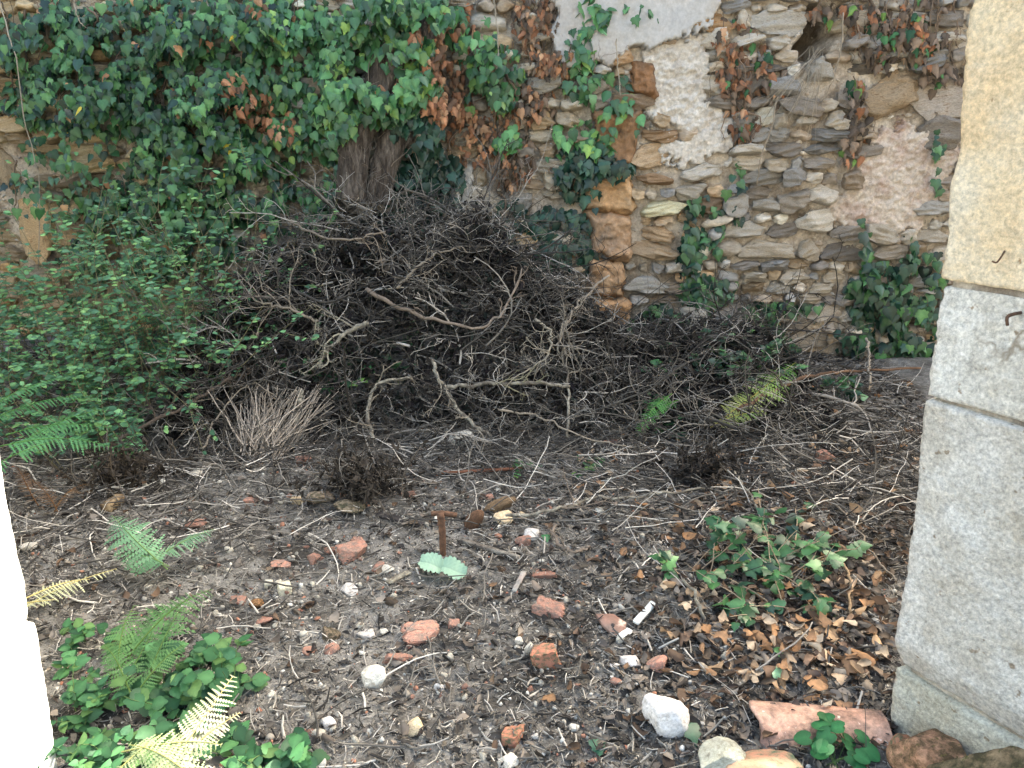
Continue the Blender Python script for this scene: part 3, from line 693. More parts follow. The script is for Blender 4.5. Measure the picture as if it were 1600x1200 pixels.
ivy('ivy', 'brighter green ivy with glossy clusters right of the dark curtain near the wall top', 'ivy',
    [(440, 40, 90, 50, 300), (510, 80, 80, 60, 300), (420, 120, 60, 60, 200), (520, 150, 55, 60, 240), (525, 220, 40, 40, 110), (450, 220, 60, 60, 150), (560, 30, 60, 40, 120), (590, 0, 60, 30, 90)],
    BRI + MID, nparts=160, protos=IVY + HEART, layer=.20, strands=25)
ivy('ivy', 'light green ivy sprays hanging over the thick cut trunks at the top centre', 'ivy',
    [(600, 25, 60, 35, 150), (680, 30, 50, 35, 130), (630, 85, 55, 40, 150), (640, 135, 55, 40, 150), (600, 165, 60, 34, 150), (545, 190, 30, 30, 60), (560, 130, 50, 40, 90), (740, 60, 40, 40, 50), (775, 110, 42, 45, 130), (765, 155, 40, 30, 70), (790, 215, 25, 28, 45)],
    BRI + BRI + MID, nparts=130, protos=IVY + HEART, layer=.22, strands=60, size=(.038, .075))
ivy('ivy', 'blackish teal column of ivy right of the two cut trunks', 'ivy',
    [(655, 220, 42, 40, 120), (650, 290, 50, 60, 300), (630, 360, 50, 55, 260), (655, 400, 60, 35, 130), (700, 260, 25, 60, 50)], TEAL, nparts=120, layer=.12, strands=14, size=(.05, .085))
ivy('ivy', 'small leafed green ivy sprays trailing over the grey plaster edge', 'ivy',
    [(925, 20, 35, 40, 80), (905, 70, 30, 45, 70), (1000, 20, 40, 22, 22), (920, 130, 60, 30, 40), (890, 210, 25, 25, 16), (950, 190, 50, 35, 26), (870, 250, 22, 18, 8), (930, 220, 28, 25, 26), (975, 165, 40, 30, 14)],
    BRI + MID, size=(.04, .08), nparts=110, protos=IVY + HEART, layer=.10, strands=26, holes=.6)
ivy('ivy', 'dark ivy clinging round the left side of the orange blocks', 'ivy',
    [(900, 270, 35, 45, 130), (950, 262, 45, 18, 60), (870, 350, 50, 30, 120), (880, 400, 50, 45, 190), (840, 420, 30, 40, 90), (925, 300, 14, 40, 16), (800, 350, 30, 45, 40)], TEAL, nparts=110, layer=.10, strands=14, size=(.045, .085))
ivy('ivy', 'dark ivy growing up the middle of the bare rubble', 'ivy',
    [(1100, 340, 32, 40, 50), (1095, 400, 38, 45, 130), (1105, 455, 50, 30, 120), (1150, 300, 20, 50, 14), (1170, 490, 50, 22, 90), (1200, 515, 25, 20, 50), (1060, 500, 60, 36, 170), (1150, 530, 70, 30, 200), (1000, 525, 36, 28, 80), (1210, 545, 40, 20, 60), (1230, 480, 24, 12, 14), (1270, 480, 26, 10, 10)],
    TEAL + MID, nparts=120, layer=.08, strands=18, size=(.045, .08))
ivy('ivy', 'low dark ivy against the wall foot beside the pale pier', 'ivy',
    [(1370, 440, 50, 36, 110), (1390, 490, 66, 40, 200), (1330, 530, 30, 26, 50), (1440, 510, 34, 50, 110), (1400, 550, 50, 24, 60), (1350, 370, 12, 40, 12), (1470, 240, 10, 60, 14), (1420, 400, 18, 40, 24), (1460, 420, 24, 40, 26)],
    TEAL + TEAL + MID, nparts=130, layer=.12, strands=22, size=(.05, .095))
ivy('dead_ivy', 'orange brown withered ivy leaves beside the cut trunks', 'dead ivy',
    [(690, 110, 38, 40, 90), (700, 160, 42, 36, 80), (740, 210, 42, 50, 100), (620, 150, 40, 26, 40), (660, 60, 40, 20, 24), (720, 40, 30, 40, 40)], BRN, nparts=100, protos=WITHER, m=M_DEAD, part='withered_leaf', layer=.14, tilt=(-.3, .6), strands=16, holes=.3)
ivy('dead_ivy', 'long tress of withered brown ivy right of the light green sprays', 'dead ivy',
    [(840, 30, 42, 50, 110), (860, 90, 38, 36, 100), (830, 160, 38, 36, 90), (800, 250, 36, 48, 120), (770, 200, 34, 40, 50)], BRN + GRB, nparts=110, protos=WITHER, m=M_DEAD, part='withered_leaf', layer=.12, tilt=(-.3, .6), strands=50, holes=.3)
ivy('dead_ivy', 'patch of withered brown leaves within the dark ivy curtain', 'dead ivy',
    [(365, 130, 30, 26, 40), (390, 165, 50, 32, 80), (400, 15, 22, 30, 20), (440, 200, 34, 26, 30)], BRN, nparts=60, protos=WITHER, m=M_DEAD, part='withered_leaf', layer=.34, tilt=(-.2, .6), strands=6, holes=.4)
ivy('dead_ivy', 'withered brown ivy hanging right of the rough white plaster', 'dead ivy',
    [(1150, 60, 36, 40, 60), (1150, 130, 34, 40, 70), (1160, 190, 26, 34, 45), (1200, 120, 25, 60, 30)], BRN + GRB, size=(.04, .075), nparts=90, protos=WITHER, m=M_DEAD, part='withered_leaf', layer=.08, tilt=(-.3, .6), strands=20, holes=.3, mixin=(.12, BRI))
ivy('dead_ivy', 'greyish brown dried ivy under the wall top close to the pier', 'dead ivy',
    [(1440, 40, 60, 60, 150), (1380, 60, 50, 50, 90), (1470, 110, 34, 34, 40), (1340, 170, 24, 60, 50), (1330, 230, 22, 30, 30), (1330, 20, 70, 22, 40)], GRB + BRN[:1], size=(.04, .08), nparts=100, protos=WITHER, m=M_DEAD, part='withered_leaf', layer=.10, tilt=(-.3, .6), strands=46, holes=.3, mixin=(.10, BRI))

# thick cut ivy trunks against the wall
def trunk(pts, r0, r1, label, seed, rings=60, sides=36):
    p = smooth_path(pts, rings); n = rings; base = p[-1].copy()
    t = np.gradient(p, axis=0); t /= np.linalg.norm(t, axis=1)[:, None]; u = np.cross(t, (0, 1, 0.)); u /= np.linalg.norm(u, axis=1)[:, None]; v = np.cross(t, u)
    a = np.arange(sides) * 2 * np.pi / sides; f = np.linspace(0, 1, n); r = r0 * (1 - f) + r1 * f
    A, Fz = np.meshgrid(a, f); Q = np.stack([np.cos(A).ravel() * 2.6, np.sin(A).ravel() * 2.6, Fz.ravel() * 4 + seed], 1)
    d = 1 + .30 * fbm(Q * (1, 1, .8), 4, .6) + .10 * np.abs(fbm(Q * (2.5, 2.5, .6) + 4, 2)); rr = (r[:, None] * d.reshape(n, sides))
    V = p[:, None] + rr[..., None] * (np.cos(a)[None, :, None] * u[:, None] + np.sin(a)[None, :, None] * v[:, None] * .9)
    I = np.arange(n * sides).reshape(n, sides); X = np.roll(I, -1, 1); F = np.stack([I[:-1], X[:-1], X[1:], I[1:]], -1).reshape(-1, 4)
    V = np.concatenate([V.reshape(-1, 3), p[-1:] + t[-1] * .01, p[:1]]); m1 = n * sides
    C = np.array([(I[-1, k], X[-1, k], m1) for k in range(sides)] + [(X[0, k], I[0, k], m1 + 1) for k in range(sides)])
    root = thing('cut_ivy_stump', label, 'trunk', base)
    link('bark', np_mesh('bark', V - base, [F, C], mat=M_BARK), root, base)
    m = 60; i = rng.integers(0, n - 6, m); k = rng.integers(0, sides, m); st = V[I[i, k]] ; c = p[i]; o = (st - c); o /= np.linalg.norm(o, axis=1)[:, None]
    D = o * .35 + t[i] * rng.choice([1, 1, -1], m)[:, None]; D[:, 1] -= .1
    pa = grow(st, D, rng.uniform(.06, .22, m), 8, .22, .02)
    Vt, Ft, Tt = tubes(pa - base, rng.uniform(.001, .004, m), rng.uniform(.0008, .002, m), 3, np.tile((.28, .24, .20), (m, 1)) * rng.uniform(.5, 1.3, (m, 1)))
    link('rootlets', np_mesh('rootlets', Vt, Ft, Tt, M_TWIG), root, base, kind='stuff')
W_ = wallpt
trunk([W_(610, -60, .12), W_(625, 20, .16), W_(600, 120, .20), W_(560, 200, .24), W_(552, 262, .27), W_(548, 312, .28)], .10, .085, 'left one of two thick gnarled ivy trunks cut off above the brush heap', 1)
trunk([W_(690, -60, .10), W_(668, 30, .12), W_(650, 110, .14), W_(622, 190, .17), W_(600, 258, .20), W_(590, 316, .22)], .085, .075, 'right one of two thick gnarled ivy trunks, nearest the blackish ivy column', 7)
# loose dangling stems and straw roots
def stems(label, pxs, r, col, name='dangling_stem', cat='stem', off=.1, group=None):
    for i, pts in enumerate(pxs):
        o = tube_thing([wallpt(x, y, off + .04 * math.sin(i + k)) for k, (x, y) in enumerate(pts)], r, r * .7, M_TWIG, name, sides=5, n=22, jit=.003, tint=np.array([col]))
        tag(o, label if isinstance(label, str) else label[i], cat, group)
stems(['long thin pale stem dangling down the far left of the wall', 'short curved stem hanging beside the top left ivy', 'thin straight stem hanging below the light green sprays', 'thin stem dangling beside the grey plaster patch'],
      [[(0, 0), (14, 60), (25, 90), (38, 190), (52, 240), (62, 300), (58, 420)], [(116, 0), (122, 30), (138, 45)], [(772, 0), (778, 60), (774, 130)], [(962, 60), (966, 110), (970, 150)]], .004, (.38, .34, .28), off=.22)
root = thing('straw_tuft', 'tuft of pale straw-like roots spilling from the dark hole in the wall', 'roots', wallpt(1270, 80, .05)); b = np.array(root.location)
st = []
for k in range(26):
    x0 = rng.uniform(1262, 1290); y0 = rng.uniform(70, 100); x1 = rng.uniform(1170, 1275); y1 = rng.uniform(150, 250)
    st.append(smooth_path([wallpt(x0, y0, -.02), wallpt((x0 + x1) / 2 + 6, (y0 * .6 + y1 * .4), .14), wallpt(x1, y1, .07)], 10, .004))
V, F, T = tubes(np.array(st) - b, np.full(26, .0022), np.full(26, .001), 3, np.tile((.42, .37, .30), (26, 1)) * rng.uniform(.6, 1.2, (26, 1)))
link('roots', np_mesh('roots', V, F, T, M_TWIG), root, b)
stems(['long bent pale root running down the rubble from the straw tuft', 'dark stem hanging in front of the upper right stones'], [[(1215, 150), (1205, 200), (1188, 250), (1184, 290)], [(1318, 20), (1312, 90), (1290, 150), (1262, 185)]], .0045, (.32, .27, .21), off=.09)

# ------------------------------------------------------------------ brush heap
TWC = np.array([(.20, .188, .172), (.085, .079, .073), (.50, .47, .43), (.05, .047, .044), (.13, .12, .108), (.065, .06, .057)])
def twcol(n, k=1.0): return TWC[rng.integers(0, len(TWC), n)] * rng.uniform(.6, 1.25, (n, 1)) * k
def heap_top(X, Y):
    q = np.stack([np.ravel(X) * 1.9, np.ravel(Y) * 1.9, 0 * np.ravel(X) + 6], 1); nz = (perlin(q) + .5 * perlin(q * 2.3)).reshape(np.shape(X))
    return PK(X) * sstep(3.3, 4.25, Y) * (1 + .5 * nz) + .03 * (Y - 1.6) + .05
def heap_pts(n, xr=(-1.75, 1.65), yr=(3.4, 4.75), lo=.45, hi=1.0):
    X = rng.uniform(*xr, n); Y = rng.uniform(*yr, n); h0 = H(X, Y); h1 = np.maximum(heap_top(X, Y), h0 + .03)
    return np.stack([X, Y, h0 + (h1 - h0) * rng.uniform(lo, hi, n)], 1)
n = 470; P0 = heap_pts(n, lo=.4); a = rng.uniform(0, 2 * math.pi, n)
D = np.stack([np.cos(a), np.sin(a) * .5 - .15, rng.uniform(-.25, .5, n)], 1)
l0 = grow(P0, D, rng.uniform(.25, .8, n), 9, .16, .02)
l1, s1 = fork(l0, 5, .42, .75, 7, .26, 0.0); l2, s2 = fork(l1[:], 2, .5, .8, 5, .30, 0)
r0 = rng.uniform(.0022, .0065, n) * (1 + .9 * (rng.random(n) < .12)); r1 = r0[s1] * .5; r2 = np.maximum(r1[s2] * .55, .0011)
c0 = twcol(n, .85)
V, F, T = join([tubes(l0, r0, r0 * .45, 4, c0), tubes(l1, r1, r1 * .6, 3, c0[s1] * 1.1), tubes(l2, r2, r2 * .7, 3, c0[s1][s2] * 1.1)])
floor_ = H(V[:, 0], V[:, 1], False) + .0; V[:, 2] = np.maximum(V[:, 2], floor_); V[:, 1] = np.minimum(V[:, 1], YW - .06)
o = link('brushwood', np_mesh('brushwood', V, F, T, M_TWIG)); o['kind'] = 'stuff'; tag(o, 'tangled heap of dry dead twigs piled against the wall', 'brushwood')
# blackened wilted leaves, coloured to give the heap its dark interior
n = 1500; P0 = heap_pts(n, (-1.75, 1.6), (3.42, 4.6), .88, 1.06); a = rng.uniform(0, 6.28, n)
l0 = grow(P0, np.stack([np.cos(a), np.sin(a) * .4 - .2, rng.uniform(-.4, .7, n)], 1), rng.uniform(.10, .34, n), 7, .30); l1, s1 = fork(l0, 2, .45, .8, 5, .3)
n2 = 150; q0 = heap_pts(n2, (-1.6, 1.9), (3.02, 3.6), .2, 1.0); a = rng.uniform(0, 6.28, n2); q0[:, 2] += rng.uniform(.0, .08, n2)
m0 = grow(q0, np.stack([np.cos(a), np.sin(a) * .4, rng.uniform(-.1, .25, n2)], 1), rng.uniform(.2, .55, n2), 8, .18, .02); m1, s2 = fork(m0, 6, .42, .75, 6, .26); m2, s3 = fork(m1, 2, .5, .8, 5, .3)
ra = rng.uniform(.0012, .0024, n); rb = rng.uniform(.002, .0045, n2); c0 = twcol(n, 1.15); c1 = twcol(n2)
V, F, T = join([tubes(l0, ra, ra * .5, 3, c0), tubes(l1, ra[s1] * .7, ra[s1] * .5, 3, c0[s1]), tubes(m0, rb, rb * .5, 4, c1), tubes(m1, rb[s2] * .5, rb[s2] * .3, 3, c1[s2]), tubes(m2, np.full(len(m2), .0013), np.full(len(m2), .0009), 3, c1[s2][s3])])
V[:, 2] = np.maximum(V[:, 2], H(V[:, 0], V[:, 1], False)); V[:, 1] = np.minimum(V[:, 1], YW - .06)
o = link('twiglets', np_mesh('twiglets', V, F, T, M_TWIG)); o['kind'] = 'stuff'; tag(o, 'fine curly pale twiglets over the face and front edge of the brush heap', 'twigs')
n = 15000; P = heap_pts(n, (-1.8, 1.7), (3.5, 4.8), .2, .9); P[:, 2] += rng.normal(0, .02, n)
DK = np.array([(.014, .013, .014), (.022, .020, .019), (.034, .030, .026), (.013, .020, .017), (.020, .017, .020)])  # near-black leaf colours stand in for shade deep in the heap
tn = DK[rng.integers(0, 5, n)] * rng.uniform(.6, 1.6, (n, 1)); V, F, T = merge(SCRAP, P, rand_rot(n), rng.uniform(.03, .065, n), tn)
o = link('wilted_leaves', np_mesh('wilted_leaves', V, F, T, M_DEAD)); o['kind'] = 'stuff'; tag(o, 'blackened wilted leaves coloured to darken the inside of the heap of dead twigs', 'leaves')

def brush_lump(label, cx, cy, w, h, n, col, name='brush_tuft'):
    q = gp(cx, cy + h / 2); k = scale_at(q); P0 = q + np.stack([rng.normal(0, w * k * .22, n), rng.normal(0, .06, n), rng.uniform(0, h * k * .3, n)], 1)
    a = rng.uniform(0, 6.28, n); p0 = grow(P0, np.stack([np.cos(a), np.sin(a) * .6, rng.uniform(.2, 1.6, n)], 1), rng.uniform(.4, 1.1, n) * h * k, 7, .2)
    p1, s1 = fork(p0, 4, .45, .7, 5, .25); root = thing(name, label, 'brush', q); b = np.array(root.location); c = np.tile(col, (n, 1)) * rng.uniform(.5, 1.4, (n, 1))
    V, F, T = join([tubes(p0 - b, np.full(n, .003), np.full(n, .0015), 4, c), tubes(p1 - b, np.full(len(p1), .0018), np.full(len(p1), .001), 3, c[s1])]); link('twigs', np_mesh('twigs', V, F, T, M_TWIG), root, b, kind='stuff')
    m = n * 9; P = p0[rng.integers(0, n, m), rng.integers(1, 7, m)] + rng.normal(0, .012, (m, 3)); V, F, T = merge(SCRAP, P - b, rand_rot(m), rng.uniform(.02, .045, m), np.array((.035, .03, .026)) * rng.uniform(.5, 1.8, (m, 1)))
    link('withered_leaves', np_mesh('withered_leaves', V, F, T, M_DEAD), root, b, kind='stuff')
brush_lump('dark withered brush tuft at the left foot of the heap', 575, 735, 150, 90, 70, (.10, .085, .07))
brush_lump('brush tuft coloured blackish for the dark void right of the bright fern', 1100, 725, 120, 50, 45, (.06, .052, .05))  # twigs coloured near black where there is a dark void
brush_lump('dark tuft of dead fern and twigs on the left bank', 195, 725, 130, 70, 50, (.10, .08, .06))
def heap_Y(x, y):
    d = ray(x, y); P = d[None] * _ts[:, None]; P[:, 2] += CAMZ; k = np.argmax(P[:, 2] < heap_top(P[:, 0], P[:, 1])); return P[k, 1] if P[k, 1] > 2 else 9.0
def branch(pts, r0, r1, label, m=M_TWIG, per=5, lr=.35, tint=(.36, .31, .25), group=None, sub=2, name='dead_branch', wig=.22, ang=.75):
    """pts: (x, y, Y distance) in picture coordinates"""
    q = [at(x, y, min(Y, heap_Y(x, y) - (.05 if Y > 3.2 else -.02))) for x, y, Y in pts]; p = smooth_path(q, 24, .0045); r0 *= .82 if pts[0][2] > 3.2 else .62; r1 *= .75 if pts[0][2] > 3.2 else .62; tint = tuple(t * .82 for t in tint); per = per + 2 if per > 2 else per; b = p[0].copy()
    root = thing(name, label, 'branch', b, group)
    V, F, T = tubes((p - b)[None], [r0], [r1], 8, np.array([tint]) if m is M_TWIG else None, .12, cap=True)
    link('limb', np_mesh('limb', V, F, T, m), root, b)
    if per:
        tw, s = fork(p[None], per, lr, ang, 9, wig, 0, .15)
        for k in range(per):
            parts = [tubes((tw[k] - b)[None], [r0 * .42], [r0 * .15], 5, np.array([tint]))]
            if sub:
                t2, _ = fork(tw[k][None], sub + 1, .5, .8, 7, .28); parts.append(tubes(t2 - b, np.full(len(t2), r0 * .22), np.full(len(t2), .0010), 3, np.tile(tint, (len(t2), 1))))
                t3, _ = fork(t2, 2, .5, .8, 5, .3); parts.append(tubes(t3 - b, np.full(len(t3), .0016), np.full(len(t3), .0009), 3, np.tile(tint, (len(t3), 1))))
            V, F, T = join(parts); link('side_twig', np_mesh('side_twig', V, F, T, M_TWIG), root, b)
    return root
branch([(572, 452, 4.1), (620, 478, 3.95), (680, 500, 3.85), (750, 512, 3.85), (790, 480, 3.95), (815, 420, 4.1)], .014, .006, 'long smooth branch sagging in a U across the front of the brush heap', per=4, lr=.2, tint=(.27, .22, .18))
branch([(575, 505, 3.9), (540, 520, 3.85), (515, 545, 3.8), (505, 560, 3.78)], .017, .009, 'thick lichen-spotted forked branch left of the heap centre', M_LICH, 7, .8, (.40, .37, .29))
branch([(620, 450, 4.05), (650, 420, 4.1), (680, 398, 4.15), (720, 385, 4.2)], .011, .005, 'pale branch rising to the right at the heap top', per=6, lr=.5)
branch([(675, 560, 3.75), (690, 600, 3.65), (725, 650, 3.5), (770, 682, 3.42)], .011, .011, 'peeling pale branch slanting down beside the white lump', M_LICH, 5, .4, (.42, .37, .30))
branch([(700, 604, 3.65), (760, 600, 3.65), (830, 598, 3.65), (890, 604, 3.65)], .013, .011, 'straight mossy pole lying level across the heap front', M_LICH, 3, .3, (.34, .32, .22))
branch([(885, 682, 3.35), (888, 630, 3.55), (884, 570, 3.75), (870, 540, 3.8), (890, 490, 3.95)], .010, .004, 'upright rough branch standing at the right of the heap front', M_LICH, 7, .4, (.38, .34, .28))
branch([(838, 500, 3.95), (860, 520, 3.9), (850, 560, 3.8), (800, 590, 3.7)], .009, .004, 'crooked pale branch above the mossy pole', per=7, lr=.6, tint=(.42, .38, .31))
branch([(950, 430, 4.2), (900, 480, 4.1), (870, 540, 3.95)], .009, .005, 'pale branch leaning left at the right shoulder of the heap', per=7, lr=.5, tint=(.38, .33, .27))
branch([(440, 340, 4.5), (520, 375, 4.35), (590, 365, 4.3), (600, 362, 4.3)], .009, .004, 'thin branch reaching left from the heap toward the ivy curtain', per=5, lr=.3, tint=(.30, .25, .20))
branch([(495, 500, 3.9), (440, 480, 4.0), (400, 470, 4.1), (370, 430, 4.2)], .009, .004, 'grey branch curving left out of the heap over the green shrub', per=6, lr=.5)
branch([(582, 690, 3.3), (575, 640, 3.5), (590, 600, 3.6), (640, 590, 3.7)], .013, .008, 'upright grey branch bent to the right below the forked branch', M_LICH, 5, .4, (.33, .29, .23))
branch([(150, 700, 3.35), (260, 650, 3.45), (330, 610, 3.6), (390, 575, 3.75)], .014, .008, 'dark straight branch slanting up over the left hollow', per=3, lr=.3, tint=(.14, .11, .09))
branch([(320, 700, 3.3), (340, 650, 3.5), (390, 600, 3.6), (430, 620, 3.5)], .006, .003, 'thin pale hooped twig above the left hollow', per=3, lr=.4)
branch([(462, 660, 3.4), (470, 612, 3.55)], .024, .018, 'short thick broken stub standing in the bundle of twigs', M_LICH, 0)
branch([(780, 640, 3.45), (850, 655, 3.4), (930, 690, 3.25), (1010, 700, 3.2)], .007, .004, 'long thin twig lying below the mossy pole', per=3, lr=.3)
branch([(790, 805, 2.8), (860, 800, 2.85), (930, 778, 2.95), (1040, 772, 3.0), (1100, 762, 3.05)], .013, .008, 'long weathered branch lying level behind the bare soil', M_LICH, 3, .25, (.26, .21, .17))
branch([(865, 820, 2.75), (872, 850, 2.62), (895, 862, 2.6), (922, 853, 2.62)], .011, .008, 'short forked stick with a right-angle bend on the soil', M_TWIG, 1, .4, (.22, .18, .15))
branch([(1070, 905, 2.38), (1095, 955, 2.22), (1105, 1000, 2.08), (1100, 1015, 2.05), (1130, 1045, 1.98)], .010, .009, 'thick twisting ivy stem crawling past the ground ivy', M_LICH, 2, .3, (.48, .42, .34))
branch([(1270, 880, 2.4), (1295, 872, 2.42), (1320, 885, 2.38), (1328, 915, 2.3), (1328, 960, 2.18)], .008, .007, 'arched brown stem looping over the tan leaves', M_TWIG, 0, tint=(.38, .27, .17))
branch([(1300, 782, 2.85), (1340, 830, 2.6), (1375, 880, 2.4), (1400, 908, 2.32)], .007, .005, 'long straight stick leaning down against the pier foot', M_TWIG, 1, .3, (.30, .25, .20))
branch([(1180, 1073, 1.82), (1240, 1058, 1.86), (1320, 1045, 1.9), (1392, 1030, 1.95)], .009, .008, 'brown stick lying just behind the curved roof tile', M_TWIG, 0, tint=(.30, .21, .15))
branch([(1150, 740, 3.1), (1180, 790, 2.85), (1200, 850, 2.6)], .009, .006, 'rough upright stick leaning in the dead leaves', M_LICH, 2, .3)
branch([(1355, 530, 4.5), (1360, 600, 4.3)], .010, .009, 'short bare stake standing in front of the low ivy', M_TWIG, 0, tint=(.38, .33, .27))
branch([(1150, 640, 3.6), (1260, 590, 3.9), (1330, 580, 4.2), (1440, 575, 4.4)], .013, .009, 'dark rotten pole lying along the wall foot', M_WOOD, 0)
# bundle of thin straight twigs at the left front of the heap
root = thing('twig_bundle', 'bundle of thin pale straight twigs left of the heap', 'twigs', at(400, 700, 3.3)); b = np.array(root.location); n = 190
x0 = rng.uniform(375, 440, n); y0 = rng.uniform(690, 745, n); x1 = x0 + rng.normal(30, 45, n); y1 = rng.uniform(600, 665, n)
st = np.array([smooth_path([at(a, c, 3.2 + .15 * random.random()), at((a + e) / 2 + rng.normal(0, 5), (c + f) / 2, 3.34 + .1 * random.random()), at(e, f, 3.5 + .2 * random.random())], 7, .003) for a, c, e, f in zip(x0, y0, x1, y1)])
st[..., 2] = np.maximum(st[..., 2], H(st[..., 0].ravel(), st[..., 1].ravel()).reshape(st.shape[:2]) + .005)
V, F, T = tubes(st - b, rng.uniform(.0022, .0045, n), rng.uniform(.0015, .003, n), 4, np.tile((.46, .40, .34), (n, 1)) * rng.uniform(.5, 1.15, (n, 1)))
link('twigs', np_mesh('twigs', V, F, T, M_TWIG), root, b, kind='stuff')

# ------------------------------------------------------------------ ground litter (nobody could count it)
def gzone(n, fn, ylim=(1.3, 4.85)):
    out = []
    while sum(len(o) for o in out) < n:
        X = rng.uniform(-3.2, 2.4, 4 * n); Y = rng.uniform(*ylim, 4 * n); px, py = to_px(X, Y, H(X, Y, False))
        w = fn(px, py, X, Y); ok = (rng.random(4 * n) < w) & (px > -60) & (px < 1520) & (py < 1290)
        out.append(np.stack([X[ok], Y[ok]], 1))
    q = np.concatenate(out)[:n]; return np.column_stack([q, H(q[:, 0], q[:, 1])])
def flat_rot(n, tilt=.35):
    a = rng.uniform(0, 2 * math.pi, n); N = np.stack([rng.normal(0, tilt, n), rng.normal(0, tilt, n), np.ones(n)], 1)
    return frames(np.stack([np.cos(a), np.sin(a), 0 * a], 1), N)
def bare(px, py, X, Y):         # open soil: less litter
    return np.clip(1 - np.exp(-(((px - 480) / 260) ** 2 + ((py - 930) / 120) ** 2)) * .45, .1, 1)
def near(px, py, X, Y): return np.clip(.28 + (3.2 - Y) * .4, .12, 1)
# fibres and broken twigs
n = 46000; P = gzone(n, lambda px, py, X, Y: bare(px, py, X, Y) * np.clip(1.25 - .2 * (Y - 1.5), .5, 1), (1.3, 4.3)); a = rng.uniform(0, 2 * math.pi, n)
L_ = rng.lognormal(-3.75, .55, n); P[:, 2] += rng.uniform(.000, .014, n)
pa = grow(P, np.stack([np.cos(a), np.sin(a), rng.normal(.04, .18, n)], 1), L_, 3, .25, .02)
r = np.clip(L_ * .048, .0010, .0036) * rng.uniform(.6, 1.3, n); lc = np.array([(.52, .49, .45), (.30, .28, .25), (.10, .095, .09), (.04, .037, .035), (.18, .17, .155), (.42, .39, .35)])[rng.integers(0, 6, n)] * rng.uniform(.6, 1.3, (n, 1)); V, F, T = tubes(pa, r, r * .7, 3, lc)
o = link('twig_litter', np_mesh('twig_litter', V, F, T, M_TWIG)); o['kind'] = 'stuff'; tag(o, 'broken twigs and fibres littering the soil', 'litter')
# longer thin sticks, right and back
n = 3000; P = gzone(n, lambda px, py, X, Y: np.clip(.25 + 1.0 * np.exp(-(((px - 1200) / 260) ** 2 + ((py - 740) / 110) ** 2)) + .8 * np.exp(-(((px - 250) / 190) ** 2 + ((py - 800) / 130) ** 2)) + 1.3 * np.exp(-(((px - 700) / 380) ** 2 + ((py - 690) / 60) ** 2)) - .25 * (py > 830), .03, 1), (1.4, 4.6))
a = rng.uniform(0, 2 * math.pi, n); P[:, 2] += rng.uniform(.004, .05, n); L_ = rng.uniform(.08, .38, n)
pa = grow(P, np.stack([np.cos(a), np.sin(a) * .7, rng.normal(.05, .12, n)], 1), L_, 8, .12, .012)
pz = H(pa[..., 0].ravel(), pa[..., 1].ravel(), False).reshape(pa.shape[:2]); pa[..., 2] = np.maximum(pa[..., 2], pz + .004)
r = rng.uniform(.0012, .0038, n); V, F, T = tubes(pa, r, r * .6, 4, twcol(n, 1.35)); t1, s = fork(pa, 1, .4, .7, 5, .2); V, F, T = join([(V, F, T), tubes(t1, r[s] * .6, r[s] * .4, 3, twcol(len(t1)))])
o = link('stick_litter', np_mesh('stick_litter', V, F, T, M_TWIG)); o['kind'] = 'stuff'; tag(o, 'thin dry sticks strewn over the ground before the wall', 'sticks')
# dark and tan leaf scraps
n = 15000; P = gzone(n, lambda px, py, X, Y: bare(px, py, X, Y) * np.clip(.25 + .8 * sstep(500, 1150, px), 0, 1), (1.3, 4.85)); P[:, 2] += rng.uniform(0, .016, n)
LC = np.array([(.045, .042, .040), (.08, .073, .067), (.13, .118, .102), (.03, .028, .028), (.24, .21, .18), (.11, .10, .096)]); tn = LC[rng.integers(0, 6, n)] * rng.uniform(.6, 1.4, (n, 1))
V, F, T = merge(SCRAP, P, flat_rot(n, .5), rng.uniform(.012, .045, n), tn); o = link('leaf_scraps', np_mesh('leaf_scraps', V, F, T, M_DEAD)); o['kind'] = 'stuff'; tag(o, 'dark rotting leaf scraps covering the ground', 'litter')
# grit and crumbs
n = 26000; P = gzone(n, near, (1.3, 3.7)); s = rng.lognormal(-5.55, .45, n); P[:, 2] += s * .2
GC = np.array([(.16, .14, .125), (.10, .09, .08), (.24, .22, .19), (.60, .57, .52), (.38, .34, .29), (.06, .055, .05), (.13, .115, .10), (.42, .19, .13)])
tn = GC[rng.choice(8, n, p=[.22, .18, .15, .10, .08, .14, .1, .03])] * rng.uniform(.7, 1.3, (n, 1)); s3 = np.stack([s, s * rng.uniform(.6, 1, n), s * rng.uniform(.5, .9, n)], 1)
def octa(k):
    q = np.random.default_rng(k); V = np.array([(1, 0, 0), (-1, 0, 0), (0, 1, 0), (0, -1, 0), (0, 0, 1), (0, 0, -1.)]) * q.uniform(.7, 1.3, (6, 1)) + q.uniform(-.3, .3, (6, 3))
    return V, np.array([(0, 2, 4), (2, 1, 4), (1, 3, 4), (3, 0, 4), (2, 0, 5), (1, 2, 5), (3, 1, 5), (0, 3, 5)]), np.ones(6)
V, F, T = merge([octa(k) for k in range(8)], P, rand_rot(n), s3, tn); o = link('grit', np_mesh('grit', V, F, T, M_CHIP, smooth=False)); o['kind'] = 'stuff'; tag(o, 'grit and soil crumbs on the bare ground', 'grit')

